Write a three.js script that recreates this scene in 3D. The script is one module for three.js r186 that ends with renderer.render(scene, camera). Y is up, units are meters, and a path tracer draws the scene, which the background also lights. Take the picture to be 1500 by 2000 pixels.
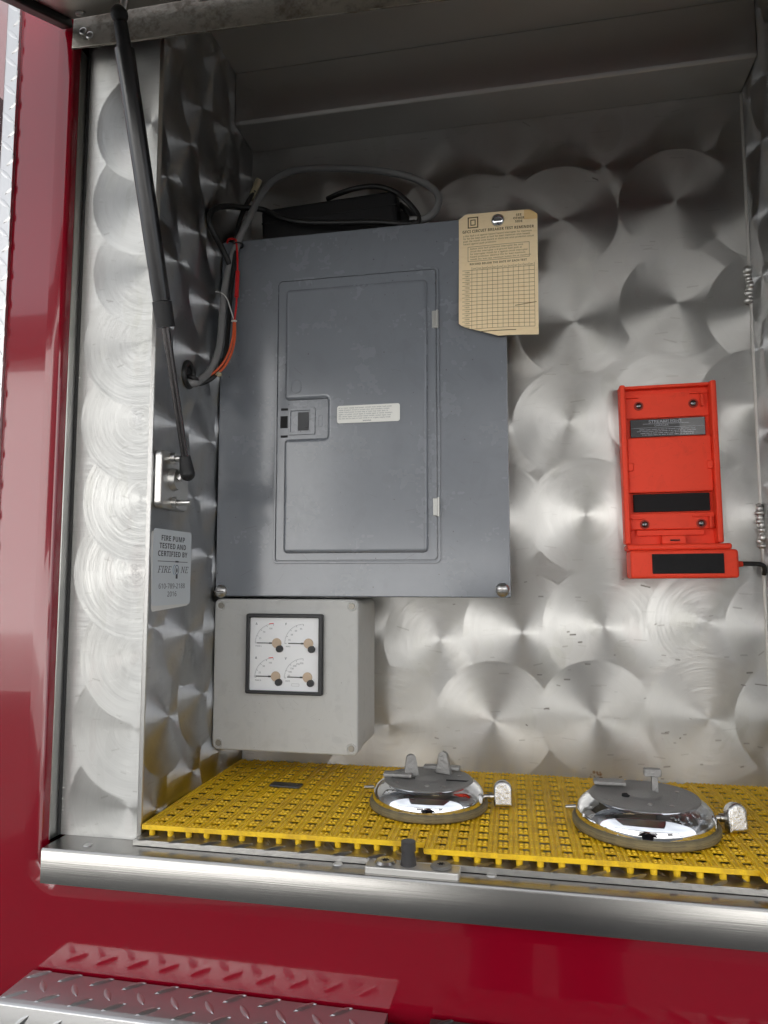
import * as THREE from 'three';
import { RoundedBoxGeometry } from 'three/addons/geometries/RoundedBoxGeometry.js';
import { mergeGeometries, toCreasedNormals } from 'three/addons/utils/BufferGeometryUtils.js';
import { MarchingCubes } from 'three/addons/objects/MarchingCubes.js';

// ------------------------------------------------------------------ camera, sky, sun, exposure
const scene = new THREE.Scene();
const EYE = new THREE.Vector3(0, 1.5, 0.70);
const camera = new THREE.PerspectiveCamera(71.08, 0.75, 0.02, 300);
camera.position.copy(EYE);
camera.rotation.set(THREE.MathUtils.degToRad(5.2), THREE.MathUtils.degToRad(11.45), 0, 'YXZ');
camera.updateMatrixWorld(true);
scene.add(camera);
const renderer = new THREE.WebGLRenderer({ antialias: true });
renderer.toneMapping = THREE.LinearToneMapping;
renderer.toneMappingExposure = 2.75;
renderer.shadowMap.enabled = true;

const SUN = new THREE.Vector3(-0.42, 0.40, -0.82).normalize();
{
  const w = 256, h = 128, d = new Float32Array(w * h * 4);
  for (let j = 0; j < h; j++) for (let i = 0; i < w; i++) {
    const el = ((j + 0.5) / h - 0.5) * Math.PI, az = ((i + 0.5) / w - 0.5) * 2 * Math.PI;
    const s = Math.max(0, Math.sin(el)), o = (j * w + i) * 4;
    const cl = 0.5 + 0.5 * Math.sin(az * 3 + 5 * s) * Math.sin(az * 7 - 9 * s + 1.3);
    const k = (0.52 - 0.2 * s + 0.1 * (cl - 0.5));
    d[o] = 0.96 * k; d[o + 1] = 1.0 * k; d[o + 2] = 1.07 * k; d[o + 3] = 1;
  }
  const t = new THREE.DataTexture(d, w, h, THREE.RGBAFormat, THREE.FloatType);
  t.mapping = THREE.EquirectangularReflectionMapping; t.magFilter = THREE.LinearFilter; t.needsUpdate = true;
  scene.background = t; scene.environment = t;
}
const sun = new THREE.DirectionalLight(new THREE.Color(1, 0.98, 0.95), 5);
sun.position.copy(SUN).multiplyScalar(20); sun.castShadow = true; sun.shadow.radius = 3;
sun.shadow.mapSize.set(2048, 2048);
Object.assign(sun.shadow.camera, { left: -12, right: 12, top: 12, bottom: -12, near: 1, far: 60 });
scene.add(sun); scene.add(sun.target);

// ------------------------------------------------------------------ helpers
let seed = 7;
const rnd = () => { seed = (seed * 1664525 + 1013904223) >>> 0; return seed / 4294967296; };
const rr = (a, b) => a + (b - a) * rnd();
const V = (x, y, z) => new THREE.Vector3(x, y, z);
// place of something seen in the photograph (1500 x 2000) on the upright plane at depth z, on the level y, or on the side plane x
function aim(px, py) { return V((px - 750) / 1400, -(py - 1000) / 1400, -1).applyEuler(camera.rotation); }
function onZ(px, py, z) { const d = aim(px, py); return EYE.clone().addScaledVector(d, (z - EYE.z) / d.z); }
function onY(px, py, y) { const d = aim(px, py); return EYE.clone().addScaledVector(d, (y - EYE.y) / d.y); }
function onX(px, py, x) { const d = aim(px, py); return EYE.clone().addScaledVector(d, (x - EYE.x) / d.x); }

const taken = {};
function numbered(n) { taken[n] = (taken[n] ?? -1) + 1; return taken[n] ? n + '_' + String(taken[n]).padStart(3, '0') : n; }
function shade(o) { o.castShadow = true; o.receiveShadow = true; return o; }
function thing(name, label, category, base = [0, 0, 0], group) {
  const g = new THREE.Group(); g.name = numbered(name); g.position.set(...base);
  g.userData = { label, category }; if (group) g.userData.group = group;
  scene.add(g); return g;
}
function sub(parent, name, at) { const g = new THREE.Group(); g.name = name; g.position.set(...at).sub(parent.position); parent.add(g); return g; } // a part with pieces of its own, at a place in the world
// geometry given in world axes round the thing's base, or in world coordinates with world = true
function part(t, name, geo, mat, opt = {}) {
  const g = Array.isArray(geo) ? merge(geo) : geo;
  if (opt.world) { let o = t; while (o && o !== scene) { g.translate(-o.position.x, -o.position.y, -o.position.z); o = o.parent; } }
  const m = shade(new THREE.Mesh(g, mat)); m.name = name;
  if (opt.label) m.userData.label = opt.label;
  if (opt.kind) m.userData.kind = opt.kind;
  t.add(m); return m;
}
function struct(name, geo, mat) {
  const m = shade(new THREE.Mesh(Array.isArray(geo) ? merge(geo) : geo, mat)); m.name = name; m.userData.kind = 'structure'; scene.add(m); return m;
}
function clean(g) {
  g = g.index ? g.toNonIndexed() : g;
  for (const k of Object.keys(g.attributes)) if (!['position', 'normal', 'uv'].includes(k)) g.deleteAttribute(k);
  if (!g.attributes.uv) boxUV(g);
  g.morphAttributes = {}; return g;
}
function merge(list) { return mergeGeometries(list.map(clean), false); }
function boxUV(g, s = 1, turn = false) {     // uv in metres by the way each face points
  g = g.index ? g.toNonIndexed() : g;
  const p = g.attributes.position, n = p.count, uv = new Float32Array(n * 2), a = V(), b = V(), c = V();
  for (let i = 0; i < n; i += 3) {
    a.fromBufferAttribute(p, i); b.fromBufferAttribute(p, i + 1); c.fromBufferAttribute(p, i + 2);
    const N = b.clone().sub(a).cross(c.clone().sub(a)), x = Math.abs(N.x), y = Math.abs(N.y), z = Math.abs(N.z);
    [a, b, c].forEach((q, k) => {
      let u = z >= x && z >= y ? [q.x, q.y] : y >= x ? [q.x, q.z] : [q.z, q.y];
      if (turn) u = [u[1], u[0]];
      uv[(i + k) * 2] = u[0] * s; uv[(i + k) * 2 + 1] = u[1] * s;
    });
  }
  g.setAttribute('uv', new THREE.BufferAttribute(uv, 2)); return g;
}
function rbox(w, h, d, r = 0.002, at = [0, 0, 0], seg = 2) {
  const g = boxUV(new RoundedBoxGeometry(w, h, d, seg, Math.min(r, w / 2.01, h / 2.01, d / 2.01))); g.translate(...at); return g;
}
function span(x0, x1, y0, y1, z0, z1, r = 0.001) { return rbox(x1 - x0, y1 - y0, z1 - z0, r, [(x0 + x1) / 2, (y0 + y1) / 2, (z0 + z1) / 2]); }
function cyl(p, q, r0, r1 = r0, n = 16, open = false) {
  const d = q.clone().sub(p), g = new THREE.CylinderGeometry(r1, r0, d.length(), n, 1, open);
  g.applyQuaternion(new THREE.Quaternion().setFromUnitVectors(V(0, 1, 0), d.clone().normalize()));
  const m = p.clone().add(q).multiplyScalar(0.5); g.translate(m.x, m.y, m.z); return g;
}
function tube(pts, r, n = 60, k = 10) { return new THREE.TubeGeometry(new THREE.CatmullRomCurve3(pts, false, 'centripetal'), n, r, k, false); }
function ball(p, r, s = [1, 1, 1], n = 14) { const g = new THREE.SphereGeometry(r, n * 2, n); g.scale(...s); g.translate(p.x, p.y, p.z); return g; }
function rrect(x0, x1, y0, y1, r, S = THREE.Shape) {
  const s = new S(); s.moveTo(x0 + r, y0); s.lineTo(x1 - r, y0); s.absarc(x1 - r, y0 + r, r, -Math.PI / 2, 0); s.lineTo(x1, y1 - r); s.absarc(x1 - r, y1 - r, r, 0, Math.PI / 2);
  s.lineTo(x0 + r, y1); s.absarc(x0 + r, y1 - r, r, Math.PI / 2, Math.PI); s.lineTo(x0, y0 + r); s.absarc(x0 + r, y0 + r, r, Math.PI, Math.PI * 1.5); return s;
}
function extr(shape, depth, bevel = 0, z = 0, seg = 2, bt) {
  const g = new THREE.ExtrudeGeometry(shape, { depth, bevelEnabled: bevel > 0, bevelSize: bevel, bevelThickness: bt ?? bevel, bevelOffset: -bevel, bevelSegments: seg, curveSegments: 8 });
  g.translate(0, 0, z); return boxUV(g);
}
// a profile of (z, y) points swept along x, smooth between creases
function sweepX(profile, x0, x1, crease = 0.6) {
  const pos = [], n = profile.length;
  for (let i = 0; i < n - 1; i++) {
    const [z0, y0] = profile[i], [z1, y1] = profile[i + 1];
    pos.push(x0, y0, z0, x1, y0, z0, x1, y1, z1, x0, y0, z0, x1, y1, z1, x0, y1, z1);
  }
  const g = new THREE.BufferGeometry(); g.setAttribute('position', new THREE.Float32BufferAttribute(pos, 3));
  return boxUV(toCreasedNormals(g, crease));
}
function bodyMesh(bones, res, box, blend) { // one continuous skin over tapered bones: [ax,ay,az,ra,bx,by,bz,rb]
  const mc = new MarchingCubes(res, new THREE.MeshBasicMaterial(), false, false, 60000), S = box.s, O = box.o;
  for (let k = 0; k < res; k++) for (let j = 0; j < res; j++) for (let i = 0; i < res; i++) {
    const x = O[0] + (i / (res / 2) - 1) * S, y = O[1] + (j / (res / 2) - 1) * S, z = O[2] + (k / (res / 2) - 1) * S;
    let e = 0;
    for (const b of bones) {
      const dx = b[4] - b[0], dy = b[5] - b[1], dz = b[6] - b[2], L = dx * dx + dy * dy + dz * dz || 1e-9;
      const t = Math.min(1, Math.max(0, ((x - b[0]) * dx + (y - b[1]) * dy + (z - b[2]) * dz) / L));
      const q = Math.hypot(x - b[0] - dx * t, y - b[1] - dy * t, z - b[2] - dz * t) - (b[3] + (b[7] - b[3]) * t);
      e += Math.exp(-Math.min(q, 2) / blend);
    }
    mc.field[i + j * res + k * res * res] = blend * Math.log(e + 1e-30);
  }
  mc.isolation = 0; mc.update();
  const g = new THREE.BufferGeometry(), n = mc.count;
  const p = Float32Array.from(mc.positionArray.subarray(0, n * 3)), m = Float32Array.from(mc.normalArray.subarray(0, n * 3));
  for (let i = 0; i < n; i++) for (let c = 0; c < 3; c++) p[i * 3 + c] = O[c] + p[i * 3 + c] * S;
  g.setAttribute('position', new THREE.BufferAttribute(p, 3)); g.setAttribute('normal', new THREE.BufferAttribute(m, 3));
  return g;
}

// ------------------------------------------------------------------ textures
function dataTex(w, h, f, srgb = false, rep) {
  const d = new Uint8Array(w * h * 4);
  for (let j = 0; j < h; j++) for (let i = 0; i < w; i++) {
    const v = f(i, j), o = (j * w + i) * 4, c = Array.isArray(v) ? v : [v, v, v];
    for (let k = 0; k < 3; k++) d[o + k] = Math.max(0, Math.min(255, Math.round(c[k] * 255))); d[o + 3] = 255;
  }
  const t = new THREE.DataTexture(d, w, h); t.magFilter = THREE.LinearFilter; t.wrapS = t.wrapT = THREE.RepeatWrapping;
  if (srgb) t.colorSpace = THREE.SRGBColorSpace; if (rep) t.repeat.set(...rep); t.needsUpdate = true; return t;
}
function lattice(nx, ny) { const a = new Float32Array(nx * ny); for (let i = 0; i < a.length; i++) a[i] = rnd(); return (x, y) => {
  x = ((x % nx) + nx) % nx; y = ((y % ny) + ny) % ny; const i = Math.floor(x), j = Math.floor(y), u = x - i, v = y - j, s = u * u * (3 - 2 * u), t = v * v * (3 - 2 * v);
  const A = a[j * nx + i], B = a[j * nx + (i + 1) % nx], C = a[((j + 1) % ny) * nx + i], D = a[((j + 1) % ny) * nx + (i + 1) % nx];
  return (A + (B - A) * s) * (1 - t) + (C + (D - C) * s) * t; }; }
const N8 = lattice(8, 8), N32 = lattice(32, 32), N96 = lattice(96, 96), N256 = lattice(256, 256);
const S = 512;
const fine = dataTex(S, S, (i, j) => 0.35 * N32(i / 16, j / 16) + 0.35 * N96(i / S * 96, j / S * 96) + 0.3 * N256(i / 2, j / 2));   // tile of fine grain
const smudge = dataTex(S, S, (i, j) => { const a = 0.5 * N8(i / 64, j / 64) + 0.3 * N32(i / 16, j / 16) + 0.2 * N96(i / S * 96, j / S * 96); return a; });
const bu = lattice(256, 16), bv = lattice(128, 8);
const streak = dataTex(S, 256, (i, j) => 0.6 * bu(i / 2, j / 16) + 0.4 * bv(i / 4, j / 32 + 3));             // lines along v, close together along u
const grind = dataTex(S, 256, (i, j) => { const q = 0.6 * bu(i / 2 + 40, j / 16) + 0.4 * bv(i / 4, j / 32); return 0.5 + 0.22 * (q - 0.5); });
const smudgeSoft = dataTex(S, S, (i, j) => 0.5 + 0.3 * (0.5 * N8(i / 64, j / 64) + 0.3 * N32(i / 16, j / 16) + 0.2 * N96(i / S * 96, j / S * 96) - 0.5));
const use = (t, a, b, ch = 0) => { const c = t.clone(); c.repeat.set(a, b); c.channel = ch; c.needsUpdate = true; return c; };
function canvasTex(w, h, draw, rot) {
  const c = document.createElement('canvas'); c.width = w; c.height = h; const x = c.getContext('2d'); draw(x, w, h);
  const t = new THREE.CanvasTexture(c); t.colorSpace = THREE.SRGBColorSpace; t.magFilter = THREE.LinearFilter; return t;
}

const wear = canvasTex(1024, 1024, (x, W, H) => { // paint with hairline scratches, rub marks, specks and greasy dabs
  x.fillStyle = '#f4f4f3'; x.fillRect(0, 0, W, H);
  for (let i = 0; i < 420; i++) { x.globalAlpha = rr(0.01, 0.035); x.fillStyle = rnd() < 0.75 ? '#8f8b84' : '#ffffff'; x.beginPath(); x.ellipse(rnd() * W, rnd() * H, rr(4, 60), rr(3, 22), rr(0, 3), 0, 7); x.fill(); }
  for (let i = 0; i < 330; i++) { const a = rnd() * W, b = rnd() * H, L = rr(4, 46), t = rr(0, 6.28); x.globalAlpha = rr(0.06, 0.3); x.strokeStyle = rnd() < 0.55 ? '#6d6a66' : '#ffffff'; x.lineWidth = rr(0.5, 1.3); x.beginPath(); x.moveTo(a, b); x.quadraticCurveTo(a + L * 0.5 * Math.cos(t) + rr(-4, 4), b + L * 0.5 * Math.sin(t) + rr(-4, 4), a + L * Math.cos(t), b + L * Math.sin(t)); x.stroke(); }
  for (let i = 0; i < 150; i++) { x.globalAlpha = rr(0.2, 0.7); x.fillStyle = rnd() < 0.7 ? '#57514a' : '#ffffff'; x.beginPath(); x.arc(rnd() * W, rnd() * H, rr(0.5, 2), 0, 7); x.fill(); }
});
wear.wrapS = wear.wrapT = THREE.RepeatWrapping;
// ------------------------------------------------------------------ materials
const lin = (r, g, b) => new THREE.Color().setRGB(r, g, b);
const std = (o) => new THREE.MeshPhysicalMaterial(o);
const scuff = (base, dark, k) => dataTex(S, S, (i, j) => { // worn metal: blotches of dull film and short dark scratches with outlines of their own
  const n = 0.5 * N8(i / 64, j / 64) + 0.3 * N32(i / 16 + 5, j / 16) + 0.2 * N96(i / S * 96, j / S * 96);
  const t = Math.max(0, Math.min(1, (n - 0.42) * 3)) * k; return base.map((b, q) => b + (dark[q] - b) * t); });
const M = {
  red: std({ color: lin(0.24, 0.0015, 0.012), roughness: 0.07, specularIntensity: 0.7, clearcoat: 1, clearcoatRoughness: 0.03, bumpMap: use(fine, 30, 30), bumpScale: 0.00002 }),
  panel: std({ color: lin(0.19, 0.207, 0.235), map: use(wear, 2.3, 2.3), roughness: 0.5, roughnessMap: use(smudgeSoft, 3, 3), clearcoat: 0.75, clearcoatRoughness: 0.13, bumpMap: use(fine, 9, 9), bumpScale: 0.00006 }),
  boxGrey: std({ color: lin(0.55, 0.55, 0.535), map: use(wear, 4, 4), roughness: 0.55, bumpMap: use(fine, 12, 12), bumpScale: 0.00006 }),
  alu: std({ color: lin(0.62, 0.61, 0.585), metalness: 1, roughness: 0.36, bumpMap: use(fine, 10, 10), bumpScale: 0.00008 }),
  aluDull: std({ color: lin(0.75, 0.735, 0.70), metalness: 1, roughness: 0.6, roughnessMap: null, bumpMap: use(smudge, 4, 4), bumpScale: 0.0004 }),
  headerAlu: std({ map: use(scuff([0.5, 0.47, 0.41], [0.24, 0.21, 0.17], 0.9), 5, 5), metalness: 1, roughness: 0.5, bumpMap: use(smudge, 9, 9), bumpScale: 0.0006 }),
  beam: std({ color: lin(0.7, 0.68, 0.65), metalness: 1, roughness: 0.45, bumpMap: use(smudge, 4, 4), bumpScale: 0.0003 }),
  brushed: std({ color: lin(0.63, 0.62, 0.59), metalness: 1, roughness: 0.34, anisotropy: 0.7, bumpMap: use(streak, 4, 2), bumpScale: 0.00005 }),
  sill: std({ color: lin(0.43, 0.42, 0.40), metalness: 1, roughness: 0.27, bumpMap: use(streak, 12, 1.5), bumpScale: 0.00005 }),
  tread: std({ color: lin(0.6, 0.595, 0.59), metalness: 1, roughness: 0.33, bumpMap: use(fine, 14, 14), bumpScale: 0.00006 }),
  darkTread: std({ color: lin(0.12, 0.118, 0.115), metalness: 0.8, roughness: 0.4, bumpMap: use(smudge, 30, 30), bumpScale: 0.0003 }),
  floorTread: std({ color: lin(0.44, 0.43, 0.41), metalness: 1, roughness: 0.36, bumpMap: use(smudge, 30, 30), bumpScale: 0.0003 }),
  chrome: std({ color: lin(0.82, 0.83, 0.85), metalness: 1, roughness: 0.045 }),
  wornChrome: std({ color: lin(0.66, 0.65, 0.63), metalness: 1, roughness: 0.24, bumpMap: use(smudge, 40, 40), bumpScale: 0.0004 }),
  castGrey: std({ color: lin(0.36, 0.35, 0.335), metalness: 0.5, roughness: 0.5, bumpMap: use(smudge, 22, 22), bumpScale: 0.0014 }),
  rimDirty: std({ map: use(scuff([0.22, 0.18, 0.09], [0.1, 0.08, 0.05], 1), 7, 7), roughness: 0.7 }),
  yellow: std({ map: use(scuff([0.96, 0.61, 0.010], [0.5, 0.27, 0.02], 0.5), 9, 9), roughness: 0.5, bumpMap: use(fine, 20, 20), bumpScale: 0.0001 }),
  orange: std({ color: lin(1.0, 0.075, 0.034), map: use(wear, 5, 5), roughness: 0.5, specularIntensity: 0.45, bumpMap: use(fine, 16, 16), bumpScale: 0.00005 }),
  black: std({ color: lin(0.012, 0.012, 0.013), roughness: 0.42, bumpMap: use(fine, 20, 20), bumpScale: 0.00008 }),
  foam: std({ color: lin(0.011, 0.011, 0.012), roughness: 0.9, bumpMap: use(fine, 30, 30), bumpScale: 0.0003 }),
  rubber: std({ color: lin(0.012, 0.012, 0.012), roughness: 0.42 }),
  strutBlack: std({ color: lin(0.012, 0.012, 0.014), roughness: 0.3, clearcoat: 0.4, clearcoatRoughness: 0.2 }),
  rod: std({ color: lin(0.16, 0.15, 0.15), metalness: 1, roughness: 0.25 }),
  steel: std({ color: lin(0.58, 0.57, 0.55), metalness: 1, roughness: 0.28 }),
  greyCable: std({ color: lin(0.21, 0.21, 0.21), roughness: 0.5 }),
  redWire: std({ color: lin(0.55, 0.012, 0.014), roughness: 0.45 }),
  orangeWire: std({ color: lin(0.62, 0.10, 0.03), roughness: 0.5 }),
  white: std({ color: lin(0.7, 0.7, 0.68), roughness: 0.5 }),
  beige: std({ color: lin(0.55, 0.42, 0.3), roughness: 0.5 }),
  dark: std({ color: lin(0.01, 0.01, 0.011), roughness: 0.8 }),
  darkRecess: std({ color: lin(0.35, 0.03, 0.015), roughness: 0.7 }),
  beadGrey: std({ color: lin(0.09, 0.088, 0.085), roughness: 0.6, metalness: 0.4, bumpMap: use(smudge, 40, 40), bumpScale: 0.0008 }),
  clear: std({ color: lin(0.8, 0.72, 0.5), roughness: 0.25, transmission: 0.6, thickness: 0.003 }),
};

// ------------------------------------------------------------------ the bare compartment (structure)
// swirl-finished sheet: overlapping discs, each ground in circles about its own centre; uv runs out from that centre so that the grain turns round it
function swirlSheet(w, h, discs, big = 0.0048, small = 0.0012) {
  const pos = [], uv = [], uv1 = [];
  const top = (x, y) => { for (let k = discs.length - 1; k >= 0; k--) { const d = discs[k], dx = x - d[0], dy = y - d[1]; if (dx * dx + dy * dy < d[2] * d[2]) return k; } return -1; };
  const tri = (a, b, c, k) => {
    const cx = (a[0] + b[0] + c[0]) / 3, cy = (a[1] + b[1] + c[1]) / 3, mid = k < 0 ? 0 : Math.atan2(cy - discs[k][1], cx - discs[k][0]);
    for (const q of [a, b, c]) {
      pos.push(q[0], q[1], 0); uv1.push(q[0], q[1]);
      if (k < 0) { uv.push(q[1], q[0]); continue; }
      const dx = q[0] - discs[k][0], dy = q[1] - discs[k][1], r = Math.hypot(dx, dy);
      let t = (r < 1e-6 ? 0 : Math.atan2(dy, dx) - mid); t = Math.atan2(Math.sin(t), Math.cos(t)) + mid;
      uv.push(r + k * 0.37, t * 0.06 + k * 0.71);
    }
  };
  const quad = (x0, y0, x1, y1, k) => { tri([x0, y0], [x1, y0], [x1, y1], k); tri([x0, y0], [x1, y1], [x0, y1], k); };
  const nx = Math.ceil(w / big), ny = Math.ceil(h / big), bx = w / nx, by = h / ny, m = Math.round(big / small);
  for (let j = 0; j < ny; j++) for (let i = 0; i < nx; i++) {
    const x0 = i * bx, y0 = j * by, ks = [top(x0, y0), top(x0 + bx, y0), top(x0, y0 + by), top(x0 + bx, y0 + by), top(x0 + bx / 2, y0 + by / 2)], k = ks[0];
    const near = k >= 0 && Math.hypot(x0 + bx / 2 - discs[k][0], y0 + by / 2 - discs[k][1]) < 0.02;
    if (!near && ks.every((q) => q === k)) { quad(x0, y0, x0 + bx, y0 + by, k); continue; }
    for (let b = 0; b < m; b++) for (let a = 0; a < m; a++) {
      const X = x0 + a * bx / m, Y = y0 + b * by / m; quad(X, Y, X + bx / m, Y + by / m, top(X + bx / m / 2, Y + by / m / 2));
    }
  }
  const g = new THREE.BufferGeometry();
  g.setAttribute('position', new THREE.Float32BufferAttribute(pos, 3)); g.setAttribute('uv', new THREE.Float32BufferAttribute(uv, 2)); g.setAttribute('uv1', new THREE.Float32BufferAttribute(uv1, 2));
  g.computeVertexNormals(); return g;
}
const film = (spots) => canvasTex(1024, 1024, (x, W, H) => { // dull aluminium: oxide blotches, scratches, a few stains
  x.fillStyle = 'rgb(204,204,202)'; x.fillRect(0, 0, W, H);
  for (let i = 0; i < 500; i++) { const a = rnd() * W, b = rnd() * H, r = rr(4, 40); x.globalAlpha = rr(0.02, 0.06); x.fillStyle = rnd() < 0.6 ? 'rgb(150,146,138)' : 'rgb(228,228,226)'; x.beginPath(); x.ellipse(a, b, r, r * rr(0.3, 1), rr(0, 3), 0, 7); x.fill(); }
  for (let i = 0; i < 900; i++) { const a = rnd() * W, b = rnd() * H, L = rr(2, 30), t = rr(-0.12, 0.12); x.globalAlpha = rr(0.05, 0.3); x.strokeStyle = rnd() < 0.6 ? 'rgb(110,105,98)' : 'rgb(235,235,235)'; x.lineWidth = rr(0.4, 1.1); x.beginPath(); x.moveTo(a, b); x.lineTo(a + L * Math.cos(t), b + L * Math.sin(t)); x.stroke(); }
  x.globalAlpha = 1; spots?.(x, W, H);
});
const swirlMat = (map, rough = 0.36, color = [1, 1, 1], aniso = 1) => std({ color: lin(...color), map, metalness: 1, roughness: rough * 2, roughnessMap: use(grind, 7, 3), anisotropy: aniso, bumpMap: use(streak, 7, 3), bumpScale: 0.000035 });

const ZB = -0.307, XL = -0.414, XR = 0.297, FLOOR = 1.226, CEIL = 2.243;
{ // back wall
  const o = [XL, FLOOR - 0.002], at = (px, py, r = rr(0.074, 0.081)) => { const p = onZ(px, py, ZB); return [p.x - o[0], p.y - o[1], r]; };
  const list = [[470, 360], [640, 345], [815, 363], [991, 339], [1180, 325], [1372, 300], [1520, 290], [560, 480], [930, 440], [1095, 429], [1319, 392], [1500, 400], [1000, 640], [1121, 629], [1324, 592], [1500, 600],
    [980, 830], [1112, 825], [1300, 800], [1480, 790], [960, 1010], [1145, 1005], [1330, 1020], [1510, 1000], [700, 1235], [860, 1250], [1020, 1235], [1180, 1225], [1382, 1215], [1545, 1230],
    [560, 1420], [760, 1415], [965, 1408], [1165, 1402], [1385, 1405], [1560, 1410]];
  const marks = (x, W, H) => {
    x.lineCap = 'round';
    for (let i = 0; i < 60; i++) { const a = rr(0.42, 1) * W, b = (1 - Math.pow(rnd(), 1.4) * 0.3) * H, L = rr(2, 13); x.globalAlpha = rr(0.15, 0.75); x.strokeStyle = 'rgb(52,47,40)'; x.lineWidth = rr(0.5, 1.4); x.beginPath(); x.moveTo(a, b); x.lineTo(a + L, b + rr(-1.2, 1.2)); x.stroke(); }
    for (let i = 0; i < 40; i++) { const a = rr(0, 1) * W, b = rr(0, 1) * H, L = rr(3, 26), t = rr(-0.5, 0.5); x.globalAlpha = rr(0.2, 0.7); x.strokeStyle = 'rgb(60,55,48)'; x.lineWidth = rr(0.6, 1.6); x.beginPath(); x.moveTo(a, b); x.lineTo(a + L * Math.cos(t), b + L * Math.sin(t)); x.stroke(); }
    for (let i = 0; i < 16; i++) { x.globalAlpha = rr(0.2, 0.6); x.fillStyle = 'rgb(120,78,40)'; x.beginPath(); x.ellipse(0.695 * W + rr(-12, 12), H - 13 - rr(0, 8), rr(1, 4), rr(0.6, 2), 0, 0, 7); x.fill(); }
  };
  const t = film(marks); t.repeat.set(1 / (XR - XL), 1 / (CEIL - o[1])); t.channel = 1;
  const g = swirlSheet(XR - XL, CEIL - o[1], list.map((q) => at(...q))); g.translate(o[0], o[1], ZB);
  struct('back_wall', g, swirlMat(t, 0.42, [0.96, 0.95, 0.935], 0.85));
}
{ // left and right walls
  const t = film(); t.repeat.set(4, 1); t.channel = 1; t.wrapS = t.wrapT = THREE.RepeatWrapping;
  const discs = []; for (let j = 0; j < 13; j++) for (let i = 0; i < 4; i++) discs.push([0.02 + i * 0.086 + rr(-0.014, 0.014) + (j % 2) * 0.035, 0.03 + j * 0.088 + rr(-0.016, 0.016), rr(0.058, 0.066)]);
  const g = swirlSheet(0.275, CEIL - FLOOR + 0.002, discs); const m = swirlMat(t, 0.40, [0.9, 0.91, 0.94]);
  const L = g.clone(); L.rotateY(Math.PI / 2); L.translate(XL, FLOOR - 0.002, -0.032); struct('left_wall', L, m);
  const Rr = g.clone(); Rr.rotateY(-Math.PI / 2); Rr.translate(XR, FLOOR - 0.002, -0.307); struct('right_wall', Rr, m);
}
{ // ceiling with the box beam along the top of the back wall
  const c = struct('ceiling', [span(XL - 0.003, XR + 0.003, CEIL, CEIL + 0.004, -0.31, -0.03, 0.0005)], M.aluDull);
  part(c, 'beam', [sweepX([[-0.3065, 2.1636], [-0.2401, 2.1636], [-0.2395, 2.1636], [-0.2375, 2.1640], [-0.2361, 2.1653], [-0.2355, 2.1674], [-0.2355, 2.1680], [-0.2355, CEIL - 0.0005]], XL + 0.001, XR - 0.001, 1.2)], M.beam);
}
// raised lozenge of diamond plate, long axis along x, on the plane y = 0
function lozenge(len = 0.0245, wid = 0.0066, hgt = 0.0023) {
  const pos = [], N = 10, R = 4;
  const P = (i, j) => { const u = -1 + 2 * i / N, v = -1 + 2 * j / R, half = (1 - u * u) * wid / 2; return [u * len / 2, hgt * Math.pow(Math.max(0, 1 - u * u), 0.5) * (1 - Math.pow(v, 4)) - 0.0001, v * half]; };
  for (let i = 0; i < N; i++) for (let j = 0; j < R; j++) { const a = P(i, j), b = P(i, j + 1), c = P(i + 1, j + 1), d = P(i + 1, j); pos.push(...a, ...b, ...c, ...a, ...c, ...d); }
  const g = new THREE.BufferGeometry(); g.setAttribute('position', new THREE.Float32BufferAttribute(pos, 3)); return boxUV(toCreasedNormals(g, 1.0));
}
const LOZ = lozenge();
function treads(x0, x1, z0, z1, p = 0.0175) { // rows of lozenges on the level y = 0, every second row turned the other way and set between
  const out = [];
  for (let j = 0, z = z0; z <= z1 + 1e-6; z += p, j++) for (let x = x0 + (j % 2) * p; x <= x1; x += 2 * p) {
    const g = LOZ.clone(); g.rotateY(j % 2 ? -0.85 : 0.72); g.translate(x, 0, z); out.push(g);
  }
  return mergeGeometries(out);
}
{ // floor: thin tread plate lying on the sill
  const f = struct('floor', [span(XL + 0.0006, XR + 0.035, FLOOR - 0.0062, FLOOR, -0.306, -0.0126, 0.0006)], M.floorTread);
  const g = treads(XL + 0.016, XR + 0.02, -0.2975, -0.0165); g.translate(0, FLOOR, 0);
  part(f, 'tread_pattern', g, M.floorTread, { kind: 'stuff' });
}

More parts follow.
